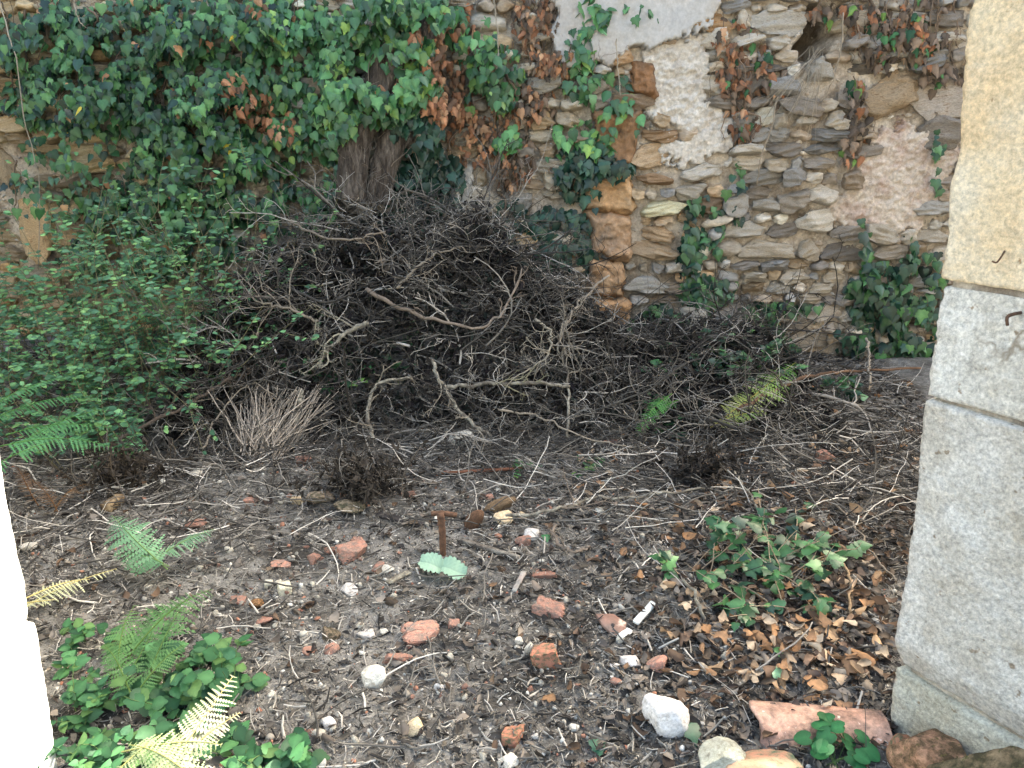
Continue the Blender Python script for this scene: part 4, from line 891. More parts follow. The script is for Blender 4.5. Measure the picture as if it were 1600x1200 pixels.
n = 2600; P = gzone(n, lambda px, py, X, Y: np.clip(.35 + .5 * perlin(np.stack([X * 2.2, Y * 2.2, 0 * X + 2], 1)) * 2, .05, 1), (1.3, 3.9)); s = rng.lognormal(-4.95, .42, n); P[:, 2] += s * .25
RC = np.array([(.62, .60, .55), (.45, .42, .37), (.28, .26, .23), (.44, .22, .15), (.06, .055, .05), (.36, .31, .25)]); tn = RC[rng.choice(6, n, p=[.28, .2, .18, .12, .12, .1])] * rng.uniform(.7, 1.2, (n, 1))
V, F, T = merge([rock_shape(440 + k, 1, 6, .2) for k in range(8)], P, rand_rot(n), np.stack([s, s * rng.uniform(.6, 1, n), s * rng.uniform(.4, .8, n)], 1), tn)
o = link('rubble_chips', np_mesh('rubble_chips', V, F, T, M_CHIP, smooth=False)); o['kind'] = 'stuff'; tag(o, 'crumbs of mortar stone and brick strewn through the soil', 'rubble')
# ------------------------------------------------------------------ stones, bricks and tile fragments lying on the soil
def place(name, cat, label, x, y, w, h, shape, m, color=(1, 1, 1), rz=0.0, rx=0.0, ry=0.0, depth=.8, sink=.15, group=None, smooth=True, lift=0.0):
    """x, y, w, h: centre and size in picture coordinates"""
    p = gp(x, y + h * .35); k = scale_at(p); hw = w * k / 2; hh = h * k / 2; V, F, T = shape
    o = link(name, np_mesh(name, V, F, T, m, smooth), None, (p[0], p[1], p[2] + hh * (1 - sink) * .8 + lift), euler3(rx, ry, rz), (hw, hw * depth, hh * .9), color)
    return tag(o, label, cat, group)
def R_(seed, lv=3, **k): return rock_shape(seed, lv, **k)
def B_(seed, am=.06):
    r_ = np.random.default_rng(seed); V, F, T = box_shape(1, 1, 1, .06, 12, 12, 12, am, 2.2, seed, warp=.34, fine=.03)
    for k in range(5):
        nn = r_.normal(size=3); nn /= np.linalg.norm(nn); d = r_.uniform(.55, 1.05); V = V - np.maximum(0, V @ nn - d)[:, None] * nn
    return V, F, T
BR = 'terracotta fragments on the soil'; WS = 'pale stones on the soil'
bricks = [
 (551, 860, 42, 30, 'squarish brick chunk with a clean pink face on the bare soil left of centre', .5, 1.0, B_, M_BRICK),
 (492, 870, 24, 18, 'small wedge of brick just left of the squarish pink faced chunk', .9, 1, B_, M_BRICK),
 (516, 861, 16, 16, 'dark narrow brick chip beside the squarish pink faced chunk', .3, .6, B_, M_BRICK),
 (440, 880, 28, 11, 'thin flat brick sliver left of the small brick wedge', .1, 1.1, B_, M_BRICK),
 (303, 819, 34, 14, 'pale orange tile flake near the left twig heap', -.2, 1.1, B_, M_BRICK),
 (658, 987, 52, 24, 'long pink brick fragment in the middle of the bare soil', .35, 1.15, B_, M_BRICK),
 (710, 974, 18, 14, 'small pink cube of brick right of the long brick fragment', .2, 1.1, B_, M_BRICK),
 (518, 1011, 26, 24, 'red brick lump left of the white lumpy stone', .6, .95, R_, M_BRICK),
 (484, 1016, 24, 10, 'crumbly orange chip left of the red brick lump', 0, .9, R_, M_BRICK),
 (620, 1026, 38, 20, 'bright red triangular brick sliver above the white lumpy stone', .7, .95, B_, M_BRICK),
 (414, 968, 28, 13, 'half buried brick chip on the far left soil', .2, .9, R_, M_BRICK),
 (371, 937, 24, 8, 'tiny flat red chip next to the ferns', 0, .9, B_, M_BRICK),
 (850, 1026, 48, 42, 'moss-stained square piece of brick leaning on a mortar lump', -.15, .95, B_, M_BRICKM),
 (1027, 1033, 38, 30, 'pinkish rounded brick lump above the big white rock', .4, 1.15, R_, M_BRICK),
 (818, 843, 30, 20, 'crumbled red brick under the lumpy pale mortar', .2, .9, R_, M_BRICK),
 (859, 951, 46, 20, 'angular flat red tile shard right of the mint leaf', -.4, .9, B_, M_BRICK),
 (1292, 712, 32, 24, 'orange brick piece lying in the dark twigs near the pier', .3, 1.0, B_, M_BRICK),
 (843, 896, 46, 9, 'long thin red shard lying level above the flat tile shard', .1, .8, B_, M_BRICK),
 (800, 1150, 42, 28, 'mossy greenish brick at the bottom centre', .3, .85, B_, M_BRICKM),
 (637, 773, 22, 11, 'narrow orange brick sliver at the heap foot', .4, 1, B_, M_BRICK),
 (764, 776, 24, 11, 'rounded orange chip behind the dark bark slab', -.3, 1, R_, M_BRICK),
 (536, 768, 10, 18, 'upright thin orange shard behind the olive stone', .4, 1, B_, M_BRICK),
 (392, 781, 24, 11, 'pinkish chip on the bank below the twig bundle', 0, 1.1, R_, M_BRICK),
 (475, 718, 22, 16, 'brown tile piece standing in the twigs left of the heap', .3, .8, B_, M_BRICK),
 (556, 842, 22, 12, 'curved orange tile edge behind the squarish pink faced chunk', -.3, 1, R_, M_BRICK),
 (592, 884, 26, 12, 'small crumbling pink brick left of the mint leaf', -.3, .9, R_, M_BRICK),
 (727, 1072, 16, 12, 'dark red crumb right of the bluish pebble', 0, .7, R_, M_BRICK),
 (962, 1063, 20, 12, 'small red crumb left of the big white rock', 0, 1, R_, M_BRICK),
 (957, 692, 24, 9, 'small red shard under the dark twigs left of the bright fern', 0, .7, B_, M_BRICK),
]
for i, (x, y, w, h, lab, rz, c, fn, m) in enumerate(bricks):
    place('brick_fragment' if fn is B_ else 'brick_lump', 'brick', lab, x, y, w, h, fn(500 + i), m, (c, c, c), rz, random.uniform(-.25, .25), random.uniform(-.3, .3), .7 if fn is B_ else .85, .42, BR, smooth=False if fn is R_ else True)
pale = [
 (1038, 1102, 82, 80, 'largest white angular rock near the bottom centre right', 1.12, M_ROCK), (587, 1050, 50, 40, 'white lumpy stone below the red triangular sliver', 1.0, M_ROCK),
 (649, 1131, 34, 32, 'smooth pale rounded stone beside an orange curled leaf', 1.05, M_ROCK), (512, 1127, 32, 24, 'white broken stone above a grey lump at the bottom', 1.05, M_ROCK),
 (496, 1144, 26, 18, 'dull grey stone touching the white broken stone', .75, M_ROCK), (720, 680, 46, 26, 'bright white plaster lump at the foot of the brush heap', 1.15, M_ROCK),
 (985, 1030, 40, 26, 'crumbly cream mortar lump under the red hole-marked tile', .95, M_ROCK), (795, 1187, 44, 28, 'bluish white wedge stone at the bottom edge', 1.0, M_ROCK),
 (897, 1135, 18, 14, 'small white pebble left of the big white rock', 1.1, M_ROCK), (836, 1149, 16, 13, 'tiny cream pebble right of the mossy brick', 1.0, M_ROCK),
 (827, 1010, 22, 34, 'oblong speckled mortar lump behind the moss-stained brick', .9, M_ROCK), (812, 1000, 17, 14, 'round white pebble left of the speckled mortar lump', 1.05, M_ROCK),
 (830, 831, 40, 20, 'pale bumpy mortar lump on crumbled red brick', .95, M_ROCK), (788, 808, 40, 26, 'cream yellow sandstone lump right of the wooden stake', 1.0, M_ROCK),
 (815, 804, 18, 18, 'small orange tinted stone touching the cream sandstone', .85, M_ROCK), (686, 1072, 20, 18, 'bluish white pebble on open soil', 1.0, M_ROCK),
 (605, 888, 26, 14, 'flat whitish stone left of the mint leaf', .95, M_ROCK), (46, 852, 36, 16, 'flat pale stone beside the white jamb', .9, M_ROCK),
 (320, 690, 26, 22, 'white round stone in the hollow at left', 1.0, M_ROCK), (307, 738, 24, 18, 'greenish white stone low in the left hollow', .9, M_ROCK),
 (466, 779, 26, 24, 'tan stone left of the olive grey stone', .8, M_ROCK), (545, 920, 34, 12, 'flat whitish chip on open soil below the squarish brick', .8, M_ROCK),
 (425, 1085, 14, 12, 'small white pebble near the fern tips', 1.0, M_ROCK), (503, 1190, 24, 18, 'pale stone at the bottom edge beside the weeds', .95, M_ROCK),
 (574, 990, 38, 14, 'flat grey curved tile sliver right of the red brick lump', .8, M_ROCK), (515, 988, 38, 22, 'flat brownish triangular slate behind the red brick lump', .55, M_MOSSR),
 (937, 796, 18, 12, 'small cream stone behind the long weathered branch', 1.0, M_ROCK), (960, 1040, 24, 11, 'thin white chip left of the crumbly cream mortar', 1.0, M_ROCK),
 (600, 985, 16, 14, 'small cream chip above the open soil centre', .95, M_ROCK), (232, 915, 16, 12, 'small pale stone under the middle ferns', .95, M_ROCK),
 (617, 730, 16, 14, 'pale yellow stone at the left foot of the heap', .95, M_ROCK), (1085, 750, 16, 12, 'small grey stone in the dark twigs', .6, M_ROCK),
]
for i, (x, y, w, h, lab, c, m) in enumerate(pale):
    big = w > 40
    tnt = (c, c * .98, c * (.94 if i % 3 else 1.02))
    if 'yellow' in lab or 'tan' in lab or 'orange' in lab: tnt = (c * 1.05, c * .85, c * .6)
    place('pale_stone', 'stone', lab, x, y, w, h, rock_shape(600 + i, 4 if big else 3, 16, .07, .55, .9, .0, .35), m, tuple(v * 1.12 for v in tnt), random.uniform(-.6, .6), random.uniform(-.2, .2), random.uniform(-.2, .2), .85, .42, WS, smooth=False)
place('grey_stone', 'stone', 'olive grey oblong stone at the foot of the bank', 502, 776, 48, 28, R_(701, cuts=12), M_MOSSR, (1.2, 1.15, 1.1), .3, sink=.1)
place('grey_stone', 'stone', 'long dark greenish stone right of the olive grey stone', 545, 792, 54, 22, R_(702, cuts=12), M_MOSSR, (.8, .82, .76), .1, sink=.1)
place('clod', 'clod', 'round rusty brown clod on the left soil', 402, 943, 23, 19, R_(703, cuts=3, rough=.2), M_MOSSR, (1.1, .75, .5))
place('white_cube', 'stone', 'small white cubic stone at left on bare soil', 445, 919, 19, 17, box_shape(1, 1, 1, .1, 6, 6, 6, .05, 2, 3), M_ROCK, (1.15, 1.12, .95), .5, .1, .1, 1)
place('white_cube', 'stone', 'smaller white chunk left of the white cubic stone', 420, 913, 12, 11, box_shape(1, 1, 1, .1, 6, 6, 6, .05, 2, 4), M_ROCK, (1.1, 1.1, 1.0), .2, .1, .1, 1)
# foreground rocks at the bottom right
place('rock', 'rock', 'grey lichened concrete rock left of the curved tile', 1120, 1180, 96, 56, R_(710, 4, cuts=12, rough=.14), M_ROCK, (.72, .74, .66), .2, sink=.3, smooth=False)
place('rock', 'rock', 'pinkish red rock cut by the bottom edge below the curved tile', 1192, 1196, 130, 52, R_(711, 4, cuts=10), M_BRICKM, (.92, 1.15, 1.2), .1, sink=.5, smooth=False)
place('rock', 'rock', 'reddish brown boulder in front of the pier foot', 1446, 1178, 136, 108, R_(712, 4, cuts=9, rough=.12), M_MOSSR, (1.35, .98, .80), .5, sink=.1, depth=.8)
tag(link('rock', np_mesh('rock', *rock_shape(713, 4, cuts=9, rough=.14), M_MOSSR, False), None, (.985, 1.215, .15), euler3(.2, .1, .4), (.105, .11, .19), (.60, .56, .44)), 'dark mossy rock wedged against the pier at the bottom right corner', 'rock')
place('rock', 'rock', 'small rough red stone left of the reddish boulder', 1404, 1166, 44, 60, R_(714, 4, cuts=9), M_BRICKM, (.75, .8, .75), .4, sink=.15)
# tile fragment with a dark plug for its hole, white lath pieces
p = gp(955, 988); k = scale_at(p)
def shard(pts, thick, m, name, label, cat, loc, seed=0, tilt=(0, 0), hole=None):
    pts = np.array(pts, float); n = len(pts); bm = bmesh.new()
    vs = [bm.verts.new((x, y, 0)) for x, y in pts]; f = bm.faces.new(vs); r = bmesh.ops.extrude_face_region(bm, geom=[f])
    for v in [e for e in r['geom'] if isinstance(e, bmesh.types.BMVert)]: v.co.z += thick
    bmesh.ops.recalc_face_normals(bm, faces=bm.faces); bmesh.ops.bevel(bm, geom=bm.edges[:], offset=thick * .15, segments=1, affect='EDGES')
    bmesh.ops.triangulate(bm, faces=bm.faces); V = np.array([v.co[:] for v in bm.verts]); F = np.array([[v.index for v in f.verts] for f in bm.faces]); bm.free()
    V = V + np.stack([perlin(V * 30 + seed + j * 5) for j in range(3)], 1) * thick * .25
    o = link(name, np_mesh(name, V, F, None, m, False), None, loc, euler3(tilt[0], tilt[1], 0)); return tag(o, label, cat)
o = shard([(-.05, .045), (.01, .05), (.048, .02), (.03, -.04), (.0, -.03), (-.03, .005)], .014, M_BRICK, 'tile_fragment', 'pointed red tile fragment with a small dark hole beside the white lath', 'tile', p + (0, 0, .012), 1, (.25, .1))
tube = tube_thing([p + (-.004, .002, .026), p + (.002, -.002, .029)], .007, .006, M_CHAR, 'hole_shade_plug', o, n=4)  # dark stub shows the hole's shade; no opening is cut
tube.parent = o; tube.location = (0, .005, .0135); tube.rotation_euler = (0, 0, .3); tube.scale = (1, 1, .35)
def lath(x0, y0, x1, y1, w, label, m=M_PAINT, name='white_lath', cat='lath', th=.006, lift=.012, col=(1, 1, 1)):
    a = gp(x0, y0, lift); b = gp(x1, y1, lift); d = b - a; L = np.linalg.norm(d); V, F, T = box_shape(L / 2, w / 2, th, .003, 14, 4, 3, .003, 30, L * 99, warp=.002)
    rz = math.atan2(d[1], d[0]); ry = -math.atan2(d[2], math.hypot(d[0], d[1])); o = link(name, np_mesh(name, V, F, T, m), None, (a + b) / 2, euler3(0, ry, rz), 1, col)
    return tag(o, label, cat)
lath(992, 982, 1021, 950, .022, 'longer broken piece of white lath on the leaf litter', lift=.02)
lath(968, 1002, 984, 990, .022, 'short broken end of white lath touching the red tile fragment')
lath(590, 806, 660, 824, .034, 'flat blackened board lying on the soil', M_CHAR, 'burnt_board', 'board', .006, .008)
lath(690, 745, 815, 738, .018, 'thin rotten brown board at the heap foot', M_WOOD, 'rotten_board', 'board', .006, .02, (1.2, .9, .9))
lath(720, 850, 812, 878, .020, 'grey split stick right of the wooden stake', M_LICH, 'split_stick', 'stick', .009, .014, (.9, .9, .95))
lath(165, 803, 190, 785, .045, 'short tan log end on the left bank', M_LICH, 'log_end', 'log', .02, .02, (1.2, .95, .7))
lath(605, 915, 640, 898, .022, 'whitish bark strip left of the mint leaf', M_LICH, 'bark_strip', 'bark', .005, .01, (1.3, 1.3, 1.25))
lath(803, 930, 818, 900, .018, 'curved tan bark piece right of the mint leaf', M_BRICK, 'bark_strip', 'bark', .005, .014, (1.1, 1.8, 2.2))
place('bark_slab', 'bark', 'dark weathered bark slab left of the cream sandstone', 780, 790, 58, 26, R_(720, cuts=8, strata=.1), M_WOOD, (1.1, 1.25, 1.2), .35, 0, -.3, .4, .1)
place('wood_chunk', 'wood', 'rotten brown wood chunk leaning behind the stake', 740, 812, 36, 48, R_(721, cuts=8, strata=.1), M_WOOD, (.85, .8, .8), .7, .3, .4, .5, .1)
# upright wooden stake with its crosspiece
q0 = gp(692, 866); kk = scale_at(q0); up = at(688, 802, q0[1] + .01)
stake = thing('wooden_stake', 'rusty brown wooden stake standing upright in the bare soil', 'stake', q0); b = q0.copy()
V, F, T = tubes(smooth_path([q0 + (0, 0, -.03), (q0 + up) / 2 + (.003, 0, 0), up], 10)[None] - b, [.013], [.015], 8, None, .1, cap=True)
link('post', np_mesh('post', V, F, T, M_RUST), stake, b)
V, F, T = tubes(smooth_path([up + (-.035, .015, -.01), up + (.0, .016, -.008), up + (.06, .02, -.018)], 8)[None] - b, [.010], [.009], 7, None, .15, cap=True)
link('crosspiece', np_mesh('crosspiece', V, F, T, M_RUST), stake, b)

# curved roof tile
def roof_tile():
    a = gp(1178, 1128); c = gp(1385, 1150); d = c - a; d[2] = 0; L = np.linalg.norm(d); d /= L; side = np.array([-d[1], d[0], 0]); V = []; nu, nv = 46, 22
    for layer, rr in ((0, 1.0), (1, .86)):
        for i in range(nu + 1):
            for j in range(nv + 1):
                u = i / nu; R = (.088 + .016 * u) * rr; th = math.pi * (j / nv) * .86 + math.pi * .07
                V.append(d * (L * u + (.012 * math.sin(th * 3 + 1) if i == 0 else 0)) + side * math.cos(th) * R + np.array([0, 0, math.sin(th) * R * .72 - .02]))
    V = np.array(V); V = V + np.array([0, 0, 1]) * (.004 * fbm(V * 18, 3))[:, None]; m1 = (nu + 1) * (nv + 1); F = []
    I = np.arange(m1).reshape(nu + 1, nv + 1)
    F += list(np.stack([I[:-1, :-1], I[1:, :-1], I[1:, 1:], I[:-1, 1:]], -1).reshape(-1, 4)); F += list(np.stack([I[:-1, :-1], I[:-1, 1:], I[1:, 1:], I[1:, :-1]], -1).reshape(-1, 4) + m1)
    for E in (I[0], I[-1], I[:, 0], I[:, -1]): F += [(E[k], E[k + 1], E[k + 1] + m1, E[k] + m1) for k in range(len(E) - 1)]
    o = link('roof_tile', np_mesh('roof_tile', V, np.array(F), None, M_TILE), None, a + (0, 0, -.005)); tag(o, 'large curved clay roof tile lying before the pale pier', 'roof tile')
roof_tile()

# small loose stones and tile chips, many alike
SM = [np_mesh('small_stone', *rock_shape(800 + k, 2, 9, .12), M_ROCK, False) for k in range(6)]
SB = [np_mesh('tile_chip', *rock_shape(830 + k, 2, 10, .10, .35, .7), M_BRICK, False) for k in range(6)]
P = gzone(130, lambda px, py, X, Y: np.where((py > 760) & (px < 1380) & (px > 150), np.clip(1 - .4 * (Y - 1.5), .2, 1), 0), (1.5, 3.3))
for i, q in enumerate(P):
    s = rng.uniform(.006, .015); c = rng.uniform(.65, 1.1)
    tag(link('small_stone', SM[i % 6], None, q + (0, 0, s * .4), rand_rot(1)[0], (s * 1.2, s, s * .8), (c, c * .97, c * .9)), 'small pale pebble scattered on the dark soil', 'pebble', 'small pebbles on the soil')
P = gzone(45, lambda px, py, X, Y: np.where((py > 760) & (px < 1100) & (px > 200), 1, 0), (1.5, 3.2))
for i, q in enumerate(P):
    s = rng.uniform(.006, .015); c = rng.uniform(.6, 1.1)
    tag(link('tile_chip', SB[i % 6], None, q + (0, 0, s * .3), rand_rot(1)[0], (s * 1.4, s, s * .6), (c, c, c)), 'tiny red tile chip scattered on the dark soil', 'tile chip', 'tiny tile chips on the soil')

# mint coloured pale leaf
p = gp(692, 902, .02)
root = thing('mint_leaf', 'large pale mint green leaf lying face down on the bare soil', 'leaf', p)
def mint(side):
    V, T = [], []; nu, nv = 26, 14
    for i in range(nu + 1):
        for j in range(nv + 1):
            u = i / nu; v = j / nv * 2 - 1; hgt = .036 * (math.sin(math.pi * (u * .80 + .14)) ** .5) * (1 + .10 * math.sin(u * 34) + .05 * math.sin(u * 71))
            pl = .0032 * abs(math.sin((u * 1.3 - abs(v) * .55) * 16)); z = pl + .012 * abs(v) * (1 + .4 * math.sin(u * 7)) + .010 * math.sin(u * 4 + side)
            V.append((u * .088 * side, v * hgt, z)); T.append(.8 if abs(v) < .08 else .95 + 18 * pl)
    I = np.arange(len(V)).reshape(nu + 1, nv + 1); F = np.stack([I[:-1, :-1], I[1:, :-1], I[1:, 1:], I[:-1, 1:]], -1).reshape(-1, 4); return np.array(V), F, np.array(T)
for side, ang in ((1, -.22), (-1, -.30)):
    link('leaflet', np_mesh('leaflet', *mint(side), M_SOFT), root, p + (0, 0, .016), euler3(.42, 0, 0) @ euler3(0, 0, ang), (1, 1.1, 1), (.34, .52, .43))

# ------------------------------------------------------------------ fallen leaves
DM = [np_mesh('fallen_leaf', *s, M_DEAD) for s in DEADL + WITHER]
TAN = np.array([(.40, .28, .18), (.48, .37, .27), (.29, .18, .11), (.54, .45, .35), (.22, .15, .11), (.38, .22, .12)])
def litter(n, fn, label, group, size=(.04, .075), yl=(1.4, 4.0), pal=TAN, lift=.03):
    P = gzone(n, fn, yl); R = flat_rot(n, .55)
    for i in range(n):
        c = pal[rng.integers(0, len(pal))] * rng.uniform(.7, 1.15)
        tag(link('fallen_leaf', DM[rng.integers(0, len(DM))], None, P[i] + (0, 0, .008 + rng.uniform(0, lift)), R[i], rng.uniform(*size), c), label, 'dead leaf', group)
litter(165, lambda px, py, X, Y: np.exp(-(((px - 1260) / 110) ** 2 + ((py - 1010) / 75) ** 2)) * (px < 1400), 'curled tan dead leaf in the thick litter beside the pale pier', 'tan leaves beside the pier', (.035, .066), (1.5, 2.6))
litter(85, lambda px, py, X, Y: np.exp(-(((px - 1150) / 160) ** 2 + ((py - 900) / 110) ** 2)) * (px < 1400) * (py < 1160), 'dead brown leaf scattered around the ground ivy', 'brown leaves around the ground ivy', (.035, .06), (1.5, 3.4), TAN * .8)
litter(120, lambda px, py, X, Y: ((px > 900) & (px < 1440) & (py > 600) & (py < 820)) * 1.0, 'pale dead leaf lying on the dark twigs in front of the rubble', 'pale leaves on the dark twigs', (.04, .065), (2.7, 4.6))
n = 1900; P = gzone(n, lambda px, py, X, Y: np.clip(np.exp(-(((px - 1230) / 190) ** 2 + ((py - 960) / 150) ** 2)) + .03, 0, 1), (1.4, 4.4)); P[:, 2] += rng.uniform(.0, .025, n)
tn = (TAN * (.38, .42, .5))[rng.integers(0, 6, n)] * rng.uniform(.4, 1.3, (n, 1)); V, F, T = merge(DEADL, P, flat_rot(n, .6), rng.uniform(.025, .055, n), tn)
o = link('leaf_litter', np_mesh('leaf_litter', V, F, T, M_DEAD)); o['kind'] = 'stuff'; tag(o, 'dull brown leaf litter carpeting the right side', 'leaf litter')

# ------------------------------------------------------------------ living plants on the ground
def plant(name, label, cat, base, stems_, protos, pal, size, m=M_SOFT, part='leaf', per=6, nparts=60, up=.5, stemcol=(.10, .16, .06), r=.0022, group=None, horiz=.8, lean=None):
    """stems_: list of (start, direction, length)"""
    P0 = np.array([s[0] for s in stems_]); D = np.array([s[1] for s in stems_]); L = np.array([s[2] for s in stems_])
    pa = grow(P0, D, L, 10, .10, .035); n, Sg, _ = pa.shape; root = thing(name, label, cat, base, group); b = np.array(base, float)
    zz = H(pa[..., 0].ravel(), pa[..., 1].ravel(), False).reshape(pa.shape[:2]); pa[..., 2] = np.maximum(pa[..., 2], zz + .006)
    side, src = fork(pa, 2, .3, .7, 6, .15, .02)
    V, F, T = join([tubes(pa - b, np.full(n, r), np.full(n, r * .4), 4, np.tile(stemcol, (n, 1))), tubes(side - b, np.full(len(side), r * .5), np.full(len(side), r * .25), 3, np.tile(stemcol, (len(side), 1)))])
    link('stems', np_mesh('stems', V, F, T, M_TWIG), root, b, kind='stuff')
    LP, LT = [], []
    for arr, q in ((pa, per), (side, max(2, per // 2))):
        k = len(arr) * q; s = np.repeat(np.arange(len(arr)), q); S0 = arr.shape[1]; f = rng.uniform(.15, 1, k) * (S0 - 1.001); i = f.astype(int); w = (f - i)[:, None]
        LP.append(arr[s, i] * (1 - w) + arr[s, i + 1] * w); d = arr[s, i + 1] - arr[s, i]; d /= np.linalg.norm(d, axis=1)[:, None] + 1e-9
        a = rng.uniform(0, 2 * math.pi, k); LT.append(d * .5 + np.stack([np.cos(a), np.sin(a), 0 * a - .1], 1))
    LP = np.concatenate(LP); LT = np.concatenate(LT); k = len(LP); N = np.stack([rng.normal(0, 1 - horiz + .1, k), rng.normal(0, 1 - horiz + .1, k) - .5, np.ones(k)], 1)
    R = frames(LT, N); s = rng.uniform(*size, k); pal = np.array(pal); tn = pal[rng.integers(0, len(pal), k)] * rng.uniform(.75, 1.25, (k, 1))
    o = np.argsort(LP[:, 1] - .4 * LP[:, 2]); ind = o[:nparts * 2:2][:nparts]; rs = np.setdiff1d(np.arange(k), ind); ms = lm(part + name + cat, protos, m)
    for i in ind: link(part, ms[rng.integers(0, len(ms))], root, LP[i], R[i], s[i], tn[i])
    if len(rs):
        V, F, T = merge(protos, LP[rs] - b, R[rs], s[rs], tn[rs]); link('inner_leaves', np_mesh('inner_leaves', V, F, T, m), root, b, kind='stuff')
    return root
SG = [(.10, .235, .13), (.145, .32, .16), (.055, .14, .085), (.20, .38, .16), (.085, .20, .13)]
def shrub(label, x0, x1, Y0, Y1, n, L, dx, base, nparts, per=9, lift=.2):
    st = []
    for k in range(n):
        X = random.uniform(x0, x1); Y = random.uniform(Y0, Y1); st.append(((X, Y, H(X, Y)[0]), (dx + random.gauss(0, .5), random.gauss(-.25, .35), random.uniform(.6, 1.3) + lift), random.uniform(*L)))
    return plant('shrub', label, 'shrub', (base[0], base[1], float(H(*base)[0])), st, OVATE, SG, (.022, .044), part='leaf', per=per, nparts=nparts, r=.0025, stemcol=(.20, .19, .11))
shrub('sprawling small leafed green shrub filling the left side under the ivy', -3.3, -2.0, 3.6, 4.6, 120, (.45, 1.0), .1, (-2.5, 4.2), 200, 17)
shrub('leafy shoots of shrub leaning right over the dead twigs', -2.2, -1.5, 3.7, 4.5, 64, (.45, 1.05), .45, (-1.8, 4.2), 160, 14)
shrub('low green shrub growth at the far left before the fern', -2.7, -1.8, 3.2, 3.8, 60, (.3, .65), .0, (-2.3, 3.5), 110, 16)
shrub('tall airy shrub shoots with fresh light leaves standing against the ivy at left', -2.75, -1.55, 3.9, 4.5, 46, (.8, 1.25), .25, (-2.1, 4.3), 160, 13, 1.2)
def weeds(label, pts, L, protos, pal, size, per, nparts, name='weed', cat='weed', m=M_SOFT, horiz=.75, group=None):
    st = []; qs = [gp(*p) for p in pts]
    for q in qs:
        for k in range(3): st.append((q + np.array([random.gauss(0, .03), random.gauss(0, .03), 0]), (random.gauss(0, .6), random.gauss(-.1, .5), 1), random.uniform(*L)))
    return plant(name, label, cat, qs[0], st, protos, pal, size, m, 'leaf', per, nparts, horiz=horiz, group=group)
WG = [(.035, .11, .05), (.05, .15, .065), (.025, .08, .042), (.08, .20, .085), (.10, .19, .07)]
weeds('broad leafed green weeds in the bottom left corner by the white jamb', [(120, 1180), (160, 1150), (130, 1120), (180, 1190), (210, 1160), (110, 1100), (230, 1200), (150, 1210), (260, 1180)], (.05, .17), OVATE + HEART, WG, (.018, .046), 7, 150)
weeds('toothed bramble like leaves spreading under the pale fern', [(250, 1100), (290, 1090), (330, 1080), (270, 1130), (340, 1110), (230, 1070), (360, 1070)], (.08, .18), SERR, WG + MID, (.035, .058), 5, 90, cat='bramble', name='bramble')
weeds('green toothed weed leaves at the bottom edge left of centre', [(380, 1190), (420, 1200), (440, 1185), (350, 1180), (460, 1205)], (.05, .12), SERR, WG + MID, (.03, .055), 4, 50)
weeds('low green seedlings behind the bottom left corner weeds', [(200, 1010), (120, 1000), (300, 1030), (360, 1040), (240, 1030), (110, 1040)], (.05, .12), OVATE, WG, (.025, .045), 5, 50)
weeds('sparse fresh seedlings at the heap foot by the rotten board', [(800, 745), (820, 735), (905, 735), (930, 740), (920, 725)], (.03, .08), OVATE, BRI, (.015, .03), 5, 20)
weeds('small green shoots growing up through the left part of the heap', [(420, 560), (470, 540), (400, 600), (450, 600), (560, 580), (640, 560)], (.15, .4), HEART + OVATE, BRI + MID, (.02, .04), 6, 40)
weeds('green leaves sprouting at the left foot of the brush heap', [(530, 620), (560, 610), (500, 590), (620, 600)], (.06, .2), HEART, BRI + MID, (.03, .055), 4, 30)
weeds('ground ivy sprigs beside the bright arching fern', [(1040, 680), (1060, 690), (1010, 640), (1290, 610), (1310, 625), (1330, 610)], (.05, .12), IVY, MID + TEAL, (.03, .055), 5, 30, m=M_IVY)
weeds('dark ivy and low greenery over the dead twigs right of the orange blocks', [(1000 + 24 * k, 560 + 12 * (k % 3)) for k in range(10)] + [(1040 + 30 * k, 600) for k in range(6)], (.10, .28), IVY + OVATE, TEAL + MID, (.03, .055), 6, 120, name='ground_ivy', cat='ivy', m=M_IVY)
